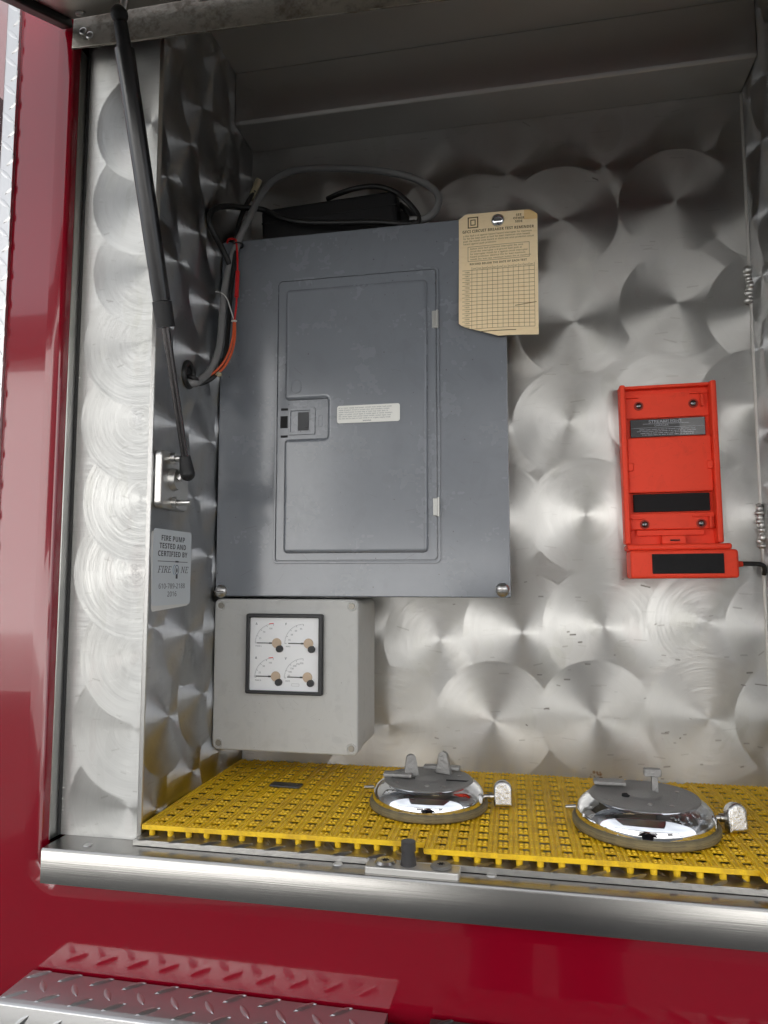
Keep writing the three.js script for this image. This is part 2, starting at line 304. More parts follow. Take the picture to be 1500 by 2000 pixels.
// ------------------------------------------------------------------ the truck body round the opening
const body = thing('fire_truck', 'glossy red fire truck body with an open aluminium equipment compartment', 'fire truck', [-0.05, 0.9, 0]);
{ // painted skin: flat sheet, shallow crease, rolled edge of the opening
  const x0 = -0.514, x1 = 0.42, y0 = 1.186, y1 = 2.162, seg = 10;
  const loop = (o, z) => { const r = 0.022 + o, p = []; for (const [cx, cy, a] of [[x1 - 0.022, y0 + 0.022, -90], [x1 - 0.022, y1 - 0.022, 0], [x0 + 0.022, y1 - 0.022, 90], [x0 + 0.022, y0 + 0.022, 180]])
    for (let i = 0; i <= seg; i++) { const t = (a + 90 * i / seg) * Math.PI / 180; p.push([cx + r * Math.cos(t), cy + r * Math.sin(t), z]); } return p; };
  const rings = [[0.0185, 0], [0.0165, -0.00012], [0.006, -0.0012]]; for (let i = 1; i <= 6; i++) { const t = i / 6 * Math.PI / 2; rings.push([0.006 - 0.006 * Math.sin(t), -0.0012 - 0.006 * (1 - Math.cos(t))]); } rings.push([0, -0.016]);
  const L = rings.map(([o, z]) => loop(o, z)), pos = [];
  for (let k = 0; k + 1 < L.length; k++) for (let i = 0; i < L[0].length; i++) { const j = (i + 1) % L[0].length, a = L[k][i], b = L[k + 1][i], c = L[k + 1][j], d = L[k][j]; pos.push(...a, ...c, ...b, ...a, ...d, ...c); }
  const g = new THREE.BufferGeometry(); g.setAttribute('position', new THREE.Float32BufferAttribute(pos, 3));
  const sh = new THREE.Shape([new THREE.Vector2(-0.5845, 0.75), new THREE.Vector2(2.6, 0.75), new THREE.Vector2(2.6, 2.45), new THREE.Vector2(-0.5845, 2.45)]);
  sh.holes.push(new THREE.Path(L[0].map((p) => new THREE.Vector2(p[0], p[1]))));
  const flat = new THREE.ShapeGeometry(sh);
  part(body, 'side_panel', [boxUV(toCreasedNormals(g, 0.5)), boxUV(flat)], M.red, { world: true });
  part(body, 'body_shell', [span(-0.584, 2.6, 2.45, 2.47, -2.3, 0, 0.004), span(-0.4, 2.5, 2.471, 3.4, -2.3, -0.1, 0.02), span(-0.584, -0.574, 0.75, 2.449, -2.3, -0.002, 0.002), span(2.59, 2.6, 0.75, 2.449, -2.3, -0.002, 0.002), span(-0.573, 2.589, 0.76, 2.449, -2.3, -2.28, 0.002), span(-0.573, 2.589, 0.75, 0.759, -2.3, -0.002, 0.002)], M.red, { world: true });
  part(body, 'underbody', [span(-0.57, 2.58, 0.1, 0.748, -2.2, -0.06, 0.02)], M.dark, { world: true });
  // aluminium jamb inside the painted edge, weld beads, front strip beside the opening
  part(body, 'door_jamb', [span(-0.5165, -0.513, 1.2175, 2.128, -0.040, -0.0145, 0.0008)], M.brushed, { world: true });
  part(body, 'gap_strip', [span(-0.5125, -0.4185, 1.20, 2.24, -0.045, -0.0415, 0.0005)], M.dark, { world: true });
  const w = 0.5125 - 0.418, hgt = 2.2425 - 1.2195, discs = [];
  for (let j = 9; j >= -1; j--) discs.push([0.0855 + rr(-0.006, 0.006), 0.028 + j * 0.0865 + rr(-0.006, 0.006), rr(0.070, 0.077)]);
  discs.reverse();
  const t = film(); t.repeat.set(3, 1); t.channel = 1; t.wrapS = t.wrapT = THREE.RepeatWrapping;
  const sg = swirlSheet(w, hgt, discs, 0.0036, 0.0012); sg.translate(-0.5125, 1.2195, -0.028);
  const strip = part(body, 'front_strip', sg, swirlMat(t, 0.5, [0.88, 0.88, 0.87], 0.78), { world: true });
  const fold = []; const pr = []; for (let i = 0; i <= 6; i++) { const a = i / 6 * Math.PI / 2; pr.push([-0.418 + 0.004 * Math.sin(a), -0.032 + 0.004 * Math.cos(a)]); }
  for (let i = 0; i < 6; i++) { const [a, b] = pr[i], [c, d] = pr[i + 1]; fold.push(a, 1.2195, b, c, 1.2195, d, c, 2.2425, d, a, 1.2195, b, c, 2.2425, d, a, 2.2425, b); }
  const fg = new THREE.BufferGeometry(); fg.setAttribute('position', new THREE.Float32BufferAttribute(fold, 3));
  part(body, 'folded_edge', boxUV(toCreasedNormals(fg, 1)), M.alu, { world: true });
part(body, 'corner_bead', [cyl(V(-0.5112, 1.2195, -0.0283), V(-0.5112, 2.13, -0.0283), 0.0021, 0.0021, 10)], M.beadGrey, { world: true });
  part(body, 'opposite_strip', [span(XR + 0.0005, 0.414, 1.2195, 2.2425, -0.032, -0.028, 0.0006)], M.brushed, { world: true });
  for (const py of [270, 765, 1570]) { // weld beads: overlapping ripples
    const p = onX(py < 400 ? 176 : py < 900 ? 156 : 117, py, -0.509), g = [];
    for (let k = 0; k < 9; k++) g.push(ball(V(-0.509 + rr(-0.0007, 0.0007), p.y - 0.016 + k * 0.004, -0.0315 + rr(-0.0006, 0.0006)), 0.0046, [0.95, 0.62, 0.75], 8));
    part(body, 'weld_bead', g, M.steel, { world: true });
  }
  // header over the opening
  part(body, 'header', [(() => { const g = span(-0.003, 0.93, 0, 0.052, -0.0035, -0.0005, 0.0008); g.rotateZ(-0.03); g.translate(-0.5125, 2.1175, 0.0012); return boxUV(g); })()], M.headerAlu, { world: true });
  const hd = (px, py) => { const p = onZ(px, py, 0.0); return ball(V(p.x, p.y, 0.001), 0.0048, [1, 1, 0.45], 8); };
  for (const [px, py] of [[163, 62], [176, 70]]) part(body, 'bolt', hd(px, py), M.steel, { world: true });
  // polished sill with a rolled front edge
  const prof = [[-0.06, 1.2005], [0.002, 1.2005], [0.002, 1.1845], [0.012, 1.1845], [0.0122, 1.186], [0.0122, 1.2158], [0.0122, 1.2164]];
  for (let i = 1; i <= 7; i++) { const a = i / 7 * Math.PI / 2; prof.push([0.0092 + 0.0030 * Math.cos(a), 1.2164 + 0.0030 * Math.sin(a)]); }
  prof.push([0.0086, 1.2194], [-0.06, 1.2194]);
  const cap = (x) => { const s = new THREE.Shape(prof.map(([z, y]) => new THREE.Vector2(z, y))), g = new THREE.ShapeGeometry(s); g.rotateY(-Math.PI / 2); g.translate(x, 0, 0); return boxUV(g); };
  const sill = part(body, 'door_sill', [boxUV(sweepX(prof, -0.5028, 0.43, 0.7), 1, true), cap(-0.5028)], M.sill, { world: true });
  for (const [px, py] of [[172, 1651], [660, 1688], [960, 1710]]) {
    const p = onY(px, py, 1.2195); const g = new THREE.CylinderGeometry(0.0042, 0.005, 0.0012, 18); g.translate(p.x, 1.2198, p.z);
    const s = part(sill, 'screw', g, M.steel, { world: true });
  }
}

// the far end of the truck: cab wall seen through the gap at the left edge
{
  const c = part(body, 'cab_wall', [span(-4.6, -1.05, 0.1, 3.2, -2.3, -0.02, 0.02)], std({ color: lin(0.6, 0.62, 0.62), roughness: 0.4, clearcoat: 0.5, bumpMap: use(fine, 20, 20), bumpScale: 0.00003 }), { world: true, label: 'pale cab wall past the left end of the red panel' });
  part(c, 'window', [span(-1.0495, -1.046, 2.30, 2.48, -1.2, -0.1, 0.001)], M.black, { world: true });
  part(c, 'trim_rail', [span(-1.0495, -1.04, 2.15, 2.19, -1.2, -0.1, 0.002)], M.white, { world: true });
}
{ // diamond plate trim wrapped round the end of the body, standing proud of the red paint
  const pr = [[-0.5842, 0.0004], [-0.5842, 0.0042]]; for (let i = 0; i <= 6; i++) { const a = i / 6 * Math.PI / 2; pr.push([-0.5985 - 0.0055 * Math.sin(a), -0.0013 + 0.0055 * Math.cos(a)]); } pr.push([-0.604, -0.08]);
  const pos = [], y0 = 1.15, y1 = 2.45; for (let i = 0; i + 1 < pr.length; i++) { const [a, b] = pr[i], [c, d] = pr[i + 1]; pos.push(a, y0, b, a, y1, b, c, y1, d, a, y0, b, c, y1, d, c, y0, d); }
  const g = new THREE.BufferGeometry(); g.setAttribute('position', new THREE.Float32BufferAttribute(pos, 3));
  const t = part(body, 'corner_trim', boxUV(toCreasedNormals(g, 0.7)), M.tread, { world: true, label: 'bright diamond plate trim along the left end of the red panel' });
  const l = []; for (let i = 0, y = 1.2; y < 2.4; y += 0.0175, i++) { const z = lozenge(0.0235, 0.006, 0.0017); z.rotateY(i % 2 ? 0.75 : -0.75); z.rotateX(Math.PI / 2); z.translate(i % 2 ? -0.5845 : -0.5935, y, 0.0042); const p = z.attributes.position; for (let k = 0; k < p.count; k++) { const dx = -0.5985 - p.getX(k); if (dx > 0) { p.setZ(k, p.getZ(k) - dx * dx / 0.009); } if (p.getX(k) > -0.5836) p.setX(k, -0.5836); } l.push(z); }
  part(t, 'tread_pattern', mergeGeometries(l), M.tread, { world: true, kind: 'stuff' });
}

// ------------------------------------------------------------------ the raised door
const DOOR_A = -0.44; // slope of the raised door
const door = sub(body, 'compartment_door', [-0.05, 2.148, 0.002]);
{
  const tilt = (g) => { g.rotateX(-DOOR_A); return g; }; // local: door runs along +z from the hinge
  part(door, 'door_skin', tilt(span(-0.475, 0.49, 0.012, 0.03, 0.002, 0.56, 0.003)), M.red);
  part(door, 'inner_panel', tilt(span(-0.462, 0.475, 0.002, 0.0118, 0.004, 0.55, 0.002)), M.alu);
  for (const [a, b] of [[-0.478, -0.4625], [0.4755, 0.489]]) part(door, 'rubber_seal', tilt(span(a, b, -0.006, 0.0117, 0.002, 0.555, 0.003)), M.rubber);
  part(door, 'stiffener', tilt(span(-0.30, -0.288, -0.004, 0.0018, 0.01, 0.53, 0.001)), M.aluDull);
  for (const [x, z] of [[-0.44, 0.022], [-0.44, 0.08]]) { const b = ball(V(x, 0.001, z), 0.006, [1, 0.5, 1], 8); part(door, 'rivet', tilt(b), M.steel); }
}
{ // gas strut and its bracket
  const top = onX(233, 28, -0.388), bot = onX(366, 925, -0.388);
  const s = thing('gas_strut', 'black gas strut slanting from the raised door to the left wall', 'gas strut', bot.toArray());
  const d = top.clone().sub(bot), at = (k) => bot.clone().addScaledVector(d, k), W = { world: true };
  const k1 = 0.355;
  part(s, 'cylinder', [cyl(at(k1 + 0.06), at(0.935), 0.0096, 0.0096, 28)], M.strutBlack, W);
  part(s, 'collar', [cyl(at(k1), at(k1 + 0.0585), 0.0104, 0.0104, 28)], M.black, W);
  part(s, 'rod', [cyl(at(0.045), at(k1 - 0.0002), 0.0043, 0.0043, 18)], M.rod, W);
  part(s, 'upper_socket', [cyl(at(0.9352), at(0.985), 0.0072, 0.0066, 18), ball(top, 0.0085, [1, 1, 1], 12)], M.black, W);
  part(s, 'lower_socket', [cyl(at(0.006), at(0.0448), 0.0085, 0.0062, 18), ball(bot, 0.0088, [1, 1, 1], 12)], M.black, W);
  part(s, 'ball_stud', [cyl(top.clone().add(V(0.004, 0.003, 0)), top.clone().add(V(0.010, 0.026, 0.004)), 0.004, 0.004, 12)], M.steel, W);
  const b = thing('strut_bracket', 'bare metal plate holding the lower strut end on the left wall', 'bracket', [XL, 1.61, -0.06]);
  part(b, 'plate', [(() => { const g = extr(rrect(-0.033, 0.033, -0.0335, 0.0335, 0.008), 0.0055, 0.002, 0, 2); g.rotateY(Math.PI / 2); g.translate(XL + 0.0022, 1.6115, -0.0672); return boxUV(g); })()], M.alu, W);
  part(b, 'boss', [cyl(V(XL + 0.0075, 1.613, -0.062), V(XL + 0.016, 1.613, -0.0622), 0.0145, 0.0115, 24)], M.alu, W);
  part(b, 'stud', [cyl(V(XL + 0.016, 1.613, -0.0622), bot.clone().add(V(-0.006, 0, 0)), 0.0052, 0.0048, 6)], M.steel, W);
  for (const [y, z] of [[1.637, -0.058], [1.586, -0.064]]) part(b, 'bolt', [cyl(V(XL + 0.0095, y, z), V(XL + 0.015, y, z), 0.0074, 0.007, 6), cyl(V(XL + 0.015, y, z), V(XL + (y < 1.6 ? 0.031 : 0.020), y, z), 0.0036, 0.003, 12)], M.steel, W);
}
// ------------------------------------------------------------------ sticker on the left wall
{
  const tex = canvasTex(512, 640, (x, W, H) => {
    x.fillStyle = 'rgb(206,212,216)'; x.fillRect(0, 0, W, H);
    for (let i = 0; i < 260; i++) { x.globalAlpha = rr(0.02, 0.08); x.fillStyle = rnd() < 0.5 ? '#8f979c' : '#ffffff'; x.fillRect(rnd() * W, rnd() * H, rr(1, 30), rr(1, 4)); }
    x.globalAlpha = 1; x.fillStyle = '#2a2c33'; x.textAlign = 'center'; x.font = 'bold 62px sans-serif';
    x.fillText('FIRE PUMP', W / 2, 96); x.fillText('TESTED AND', W / 2, 162); x.fillText('CERTIFIED BY', W / 2, 228);
    x.fillRect(60, 268, W - 110, 5); x.fillRect(290, 262, 44, 14);
    x.font = 'italic 78px serif'; x.textAlign = 'left'; x.fillText('FIRE', 58, 366); x.fillText('NE', 362, 366);
    x.lineWidth = 7; x.strokeStyle = '#40526a'; x.beginPath(); x.ellipse(313, 340, 26, 40, 0, 0, 7); x.stroke(); x.fillStyle = '#2a2c33'; x.beginPath(); x.moveTo(313, 318); x.quadraticCurveTo(334, 352, 313, 366); x.quadraticCurveTo(294, 350, 313, 318); x.fill(); x.fillRect(300, 382, 26, 34); x.strokeStyle = '#6f93b0'; x.beginPath(); x.arc(313, 340, 52, 2.2, 4.1); x.stroke();
    x.textAlign = 'center'; x.font = '58px sans-serif'; x.fillText('610-789-2188', W / 2, 500); x.fillText('2016', W / 2, 568);
  });
  const t = thing('certification_sticker', 'white sticker reading FIRE PUMP TESTED AND CERTIFIED BY on the left wall', 'sticker', [XL, 1.51, -0.083]);
  const sheet = (w, h, r, x, y, z, a) => { const g = extr(rrect(-w / 2, w / 2, -h / 2, h / 2, r), 0.0003, 0, 0); const p = g.attributes.position, uv = new Float32Array(p.count * 2); for (let i = 0; i < p.count; i++) { uv[2 * i] = p.getX(i) / w + 0.5; uv[2 * i + 1] = p.getY(i) / h + 0.5; } g.setAttribute('uv', new THREE.BufferAttribute(uv, 2)); g.rotateZ(a); g.rotateY(Math.PI / 2); g.translate(x, y, z); return g; };
  part(t, 'backing', sheet(0.088, 0.090, 0.004, XL + 0.0004, 1.5085, -0.078, 0.045), M.white, { world: true });
  part(t, 'face', sheet(0.092, 0.0875, 0.004, XL + 0.0009, 1.5115, -0.082, -0.005), std({ map: tex, roughness: 0.38 }), { world: true });
}

// ------------------------------------------------------------------ grey breaker panel
const panel = thing('breaker_panel', 'grey steel breaker panel with hinged door on the back wall', 'breaker panel', [-0.219, 1.4745, -0.25]);
{
  const W = { world: true }, x0 = -0.4125, x1 = -0.0231, y0 = 1.4747, y1 = 1.966, zf = -0.2;
  part(panel, 'cover', [span(x0, x1, y0, y1, zf - 0.014, zf, 0.0016)], M.panel, W);
  part(panel, 'back_box', [span(x0 + 0.012, x1 - 0.012, y0 + 0.012, y1 - 0.012, ZB + 0.001, zf - 0.0142, 0.002)], M.panel, W);
  // raised rim the door sits in
  const rim = rrect(-0.3315, -0.1092, 1.5175, 1.9042, 0.006); rim.holes.push(rrect(-0.3285, -0.1122, 1.5205, 1.9012, 0.005, THREE.Path));
  part(panel, 'door_rim', extr(rim, 0.0016, 0.0006, zf + 0.0001, 2), M.panel, W);
  const d = part(panel, 'door', extr(rrect(-0.3273, -0.1134, 1.5217, 1.9000, 0.005), 0.0016, 0.0006, zf + 0.0004, 2), M.panel, W);
  // embossed field with the notch for the latch
  const e = new THREE.Shape(), ax = -0.3165, bx = -0.1245, ay = 1.531, by = 1.887, nx = -0.2572, ny0 = 1.6825, ny1 = 1.735, r = 0.006;
  e.moveTo(ax + r, ay); e.lineTo(bx - r, ay); e.absarc(bx - r, ay + r, r, -Math.PI / 2, 0); e.lineTo(bx, by - r); e.absarc(bx - r, by - r, r, 0, Math.PI / 2); e.lineTo(ax + r, by); e.absarc(ax + r, by - r, r, Math.PI / 2, Math.PI);
  e.lineTo(ax, ny1 + r); e.absarc(ax + r, ny1 + r, r, Math.PI, Math.PI * 1.5); e.lineTo(nx - 0.003, ny1); e.absarc(nx - 0.003, ny1 - 0.003, 0.003, Math.PI / 2, 0, true); e.lineTo(nx, ny0 + 0.003); e.absarc(nx - 0.003, ny0 + 0.003, 0.003, 0, -Math.PI / 2, true);
  e.lineTo(ax + r, ny0); e.absarc(ax + r, ny0 - r, r, Math.PI / 2, Math.PI); e.lineTo(ax, ay + r); e.absarc(ax + r, ay + r, r, Math.PI, Math.PI * 1.5);
  part(d, 'embossed_field', extr(e, 0.0008, 0.0052, zf + 0.0022, 6, 0.0042), M.panel, W);
  // latch: recess frame with an open well, slots and a thumb tab
  const lz = zf + 0.0021;
  const lf = rrect(-0.3115, -0.2745, 1.688, 1.7245, 0.002); lf.holes.push(rrect(-0.3085, -0.2815, 1.692, 1.7205, 0.001, THREE.Path));
  const latch = part(d, 'latch', extr(lf, 0.002, 0.0006, lz, 2), M.panel, W);
  part(latch, 'well', [span(-0.3086, -0.2814, 1.6919, 1.7206, lz + 0.00005, lz + 0.0004, 0.0001)], M.dark, W);
  part(latch, 'tab', [span(-0.2985, -0.2835, 1.694, 1.7185, lz + 0.0004, lz + 0.0016, 0.0006), span(-0.289, -0.286, 1.697, 1.700, lz + 0.0016, lz + 0.0024, 0.0004)], std({ color: lin(0.05, 0.052, 0.056), roughness: 0.5 }), W);
  part(latch, 'slot', [span(-0.3232, -0.3128, 1.698, 1.7145, lz + 0.0001, lz + 0.0008, 0.0003)], M.dark, W);
  for (const y of [1.7235, 1.6868]) part(latch, 'slot', [span(-0.3225, -0.3125, y - 0.0016, y + 0.0016, lz + 0.0001, lz + 0.0007, 0.0003)], M.dark, W);
  part(latch, 'mark', [(() => { const f = rrect(-0.2705, -0.2645, 1.698, 1.714, 0.002); f.holes.push(rrect(-0.2697, -0.2653, 1.6988, 1.7132, 0.0015, THREE.Path)); return extr(f, 0.0006, 0.0002, lz, 1); })()], M.panel, W);
  { const k = rrect(-0.3075, -0.2925, 1.7435, 1.762, 0.0074); k.holes.push(rrect(-0.3067, -0.2933, 1.7443, 1.7612, 0.0066, THREE.Path)); part(d, 'knockout', extr(k, 0.0006, 0.0002, zf + 0.0070, 1), M.panel, W); }
  for (const [ya, yb] of [[1.8213, 1.8442], [1.577, 1.6]]) part(panel, 'hinge', [span(-0.1185, -0.1095, ya, yb, zf + 0.0004, zf + 0.0042, 0.0012), cyl(V(-0.1112, ya - 0.0005, zf + 0.0035), V(-0.1112, yb + 0.0005, zf + 0.0035), 0.0017, 0.0017, 12)], std({ color: lin(0.42, 0.42, 0.40), roughness: 0.35, metalness: 0.5 }), W);
  for (const [x, y] of [[-0.404, 1.4815], [-0.0332, 1.4845]]) { const g = ball(V(x, y, zf + 0.0005), 0.0088, [1, 1, 0.75], 12), k = part(panel, 'screw', g, M.steel, W); part(k, 'slot', [span(x - 0.0065, x + 0.0065, y - 0.0007, y + 0.0007, zf + 0.0062, zf + 0.0072, 0.0003)], M.rod, W); }
  // rating label on the door
  const tex = canvasTex(512, 140, (x, w, h) => {
    x.fillStyle = 'rgb(226,226,220)'; x.fillRect(0, 0, w, h); x.fillStyle = '#53565c'; x.font = '15px sans-serif';
    const words = ['this', 'load', 'center', 'may', 'contain', 'circuit', 'breakers', 'of', 'the', 'types', 'listed', 'inside', 'door', 'to', 'supply', 'power', 'in', 'or', 'a', 'main'];
    for (let r = 0; r < 6; r++) { let a = 12; while (a < w - 90) { const q = words[Math.floor(rnd() * words.length)]; x.fillText(q, a, 24 + r * 17); a += x.measureText(q).width + 5; } }
    x.font = 'bold 14px sans-serif'; x.textAlign = 'center'; x.fillText('WARNING', w * 0.48, 130);
  });
  const s = extr(rrect(-0.2432, -0.1598, 1.7, 1.7232, 0.003), 0.0003, 0, zf + 0.0081); const p = s.attributes.position, uv = new Float32Array(p.count * 2);
  for (let i = 0; i < p.count; i++) { uv[2 * i] = (p.getX(i) + 0.2432) / 0.0834; uv[2 * i + 1] = (p.getY(i) - 1.7) / 0.0232; } s.setAttribute('uv', new THREE.BufferAttribute(uv, 2));
  part(d, 'rating_label', s, std({ map: tex, roughness: 0.4 }), W);
}

// ------------------------------------------------------------------ tan reminder card on the panel corner
{
  const Wc = 0.1, Hc = 0.166;
  const tex = canvasTex(900, 1500, (x, W, H) => {
    x.fillStyle = 'rgb(238,216,176)'; x.fillRect(0, 0, W, H);
    for (let i = 0; i < 900; i++) { x.globalAlpha = rr(0.015, 0.05); x.fillStyle = rnd() < 0.6 ? '#a87a3c' : '#f4e3c2'; x.beginPath(); x.ellipse(rnd() * W, rnd() * H, rr(4, 50), rr(3, 16), 0, 0, 7); x.fill(); }
    x.globalAlpha = 0.35; x.fillStyle = '#cf9440'; x.fillRect(W - 150, 0, 150, 120); x.globalAlpha = 1;
    const ink = '#4d3a1c'; x.strokeStyle = ink; x.fillStyle = ink;
    x.lineWidth = 12; x.strokeRect(110, 45, 110, 120); x.lineWidth = 10; x.strokeRect(140, 75, 50, 60);
    x.textAlign = 'center'; x.font = 'bold 40px sans-serif'; x.fillText('SEE', 690, 70); x.fillText('OTHER', 690, 110); x.fillText('SIDE', 690, 150);
    x.font = 'bold 46px sans-serif'; x.fillText('GFCI CIRCUIT BREAKER TEST REMINDER', W / 2, 226, 820);
    x.textAlign = 'left'; x.font = '27px sans-serif';
    const words = 'for maximum protection against electrical shock hazard test this ground fault circuit interrupter at least once a month push the test button'.split(' ');
    const run = (x0, x1, y) => { let a = x0; while (a < x1 - 60) { const q = words[Math.floor(rnd() * words.length)]; x.fillText(q, a, y); a += x.measureText(q).width + 9; } };
    for (let r = 0; r < 4; r++) run(50, r === 3 ? 480 : 860, 270 + r * 32);
    x.lineWidth = 4; x.strokeRect(105, 395, 700, 175); for (let r = 0; r < 5; r++) run(130, 790, 428 + r * 32);
    x.textAlign = 'center'; x.font = 'bold 34px sans-serif'; x.fillText('RECORD BELOW THE DATE OF EACH TEST', W / 2, 616, 680);
    x.lineWidth = 4; const gx = 150, gw = 710, gy = 640, rows = 15, rh = 48;
    x.font = '24px sans-serif'; ['JAN', 'FEB', 'MAR', 'APR', 'MAY', 'JUN', 'JUL', 'AUG', 'SEP', 'OCT', 'NOV', 'DEC'].forEach((m, i) => x.fillText(m, gx + (i + 0.5) * gw / 12, gy + 30));
    for (let r = 0; r <= rows; r++) { const y = gy + 40 + r * rh; x.beginPath(); x.moveTo(40, y); x.lineTo(gx + gw, y); x.stroke(); if (r < rows) { x.font = '27px sans-serif'; x.fillText(String(1986 + r), 95, y + 34); } }
    x.lineWidth = 3; for (let c = 0; c <= 12; c++) { x.beginPath(); x.moveTo(gx + c * gw / 12, gy); x.lineTo(gx + c * gw / 12, gy + 40 + rows * rh); x.stroke(); }
    x.fillRect(220, 1432, 430, 9);
    x.globalAlpha = 0.6; x.lineWidth = 10; x.beginPath(); x.moveTo(880, 1108); x.lineTo(640, 1142); x.stroke(); x.globalAlpha = 1;
  });
  const t = thing('reminder_card', 'tan printed reminder card hanging over the upper right panel corner', 'card', [-0.033, 1.886, -0.195]);
  // outline with cut corners, as a gently curled sheet with thickness
  const nx = 24, ny = 36, pos = [], uv = [], P = (i, j, back) => {
    const u = i / nx, v = j / ny; let xx = -Wc / 2 + u * Wc, yy = -Hc / 2 + v * Hc;
    const top = Hc / 2 - Math.max(0, 0.09 - u) * 0.075 - Math.max(0, u - 0.91) * 0.075, low = -Hc / 2 + 0.019 * Math.max(0, 1 - u / 0.5) * 0.9 + Math.max(0, 0.06 - u) * 0.05;
    yy = low + v * (top - low);
    const z = 0.0012 + 0.006 * Math.pow(1 - v, 2) * (0.4 + 0.6 * Math.sin(u * 3.0)) + 0.0012 * Math.sin(v * 7 + u * 3) + (back ? -0.0004 : 0);
    return [[xx, yy, z], [xx / Wc + 0.5, yy / Hc + 0.5]];
  };
  const quad = (a, b, c, d) => { for (const q of [a, b, c, a, c, d]) { pos.push(...q[0]); uv.push(...q[1]); } };
  for (let j = 0; j < ny; j++) for (let i = 0; i < nx; i++) { quad(P(i, j), P(i + 1, j), P(i + 1, j + 1), P(i, j + 1)); quad(P(i, j, 1), P(i, j + 1, 1), P(i + 1, j + 1, 1), P(i + 1, j, 1)); }
  for (let i = 0; i < nx; i++) { quad(P(i, 0, 1), P(i + 1, 0, 1), P(i + 1, 0), P(i, 0)); quad(P(i, ny), P(i + 1, ny), P(i + 1, ny, 1), P(i, ny, 1)); }
  for (let j = 0; j < ny; j++) { quad(P(0, j, 1), P(0, j), P(0, j + 1), P(0, j + 1, 1)); quad(P(nx, j), P(nx, j, 1), P(nx, j + 1, 1), P(nx, j + 1)); }
  let g = new THREE.BufferGeometry(); g.setAttribute('position', new THREE.Float32BufferAttribute(pos, 3)); g.setAttribute('uv', new THREE.Float32BufferAttribute(uv, 2)); g = toCreasedNormals(g, 0.6);
  g.rotateZ(-0.008); g.translate(-0.0328, 1.8862, -0.1985);
  part(t, 'sheet', g, std({ map: tex, roughness: 0.75 }), { world: true });
  const q = onZ(972, 428, -0.193); part(t, 'screw', [ball(V(q.x, q.y, -0.1965), 0.0088, [1, 1, 0.62], 14)], M.chrome, { world: true });
}

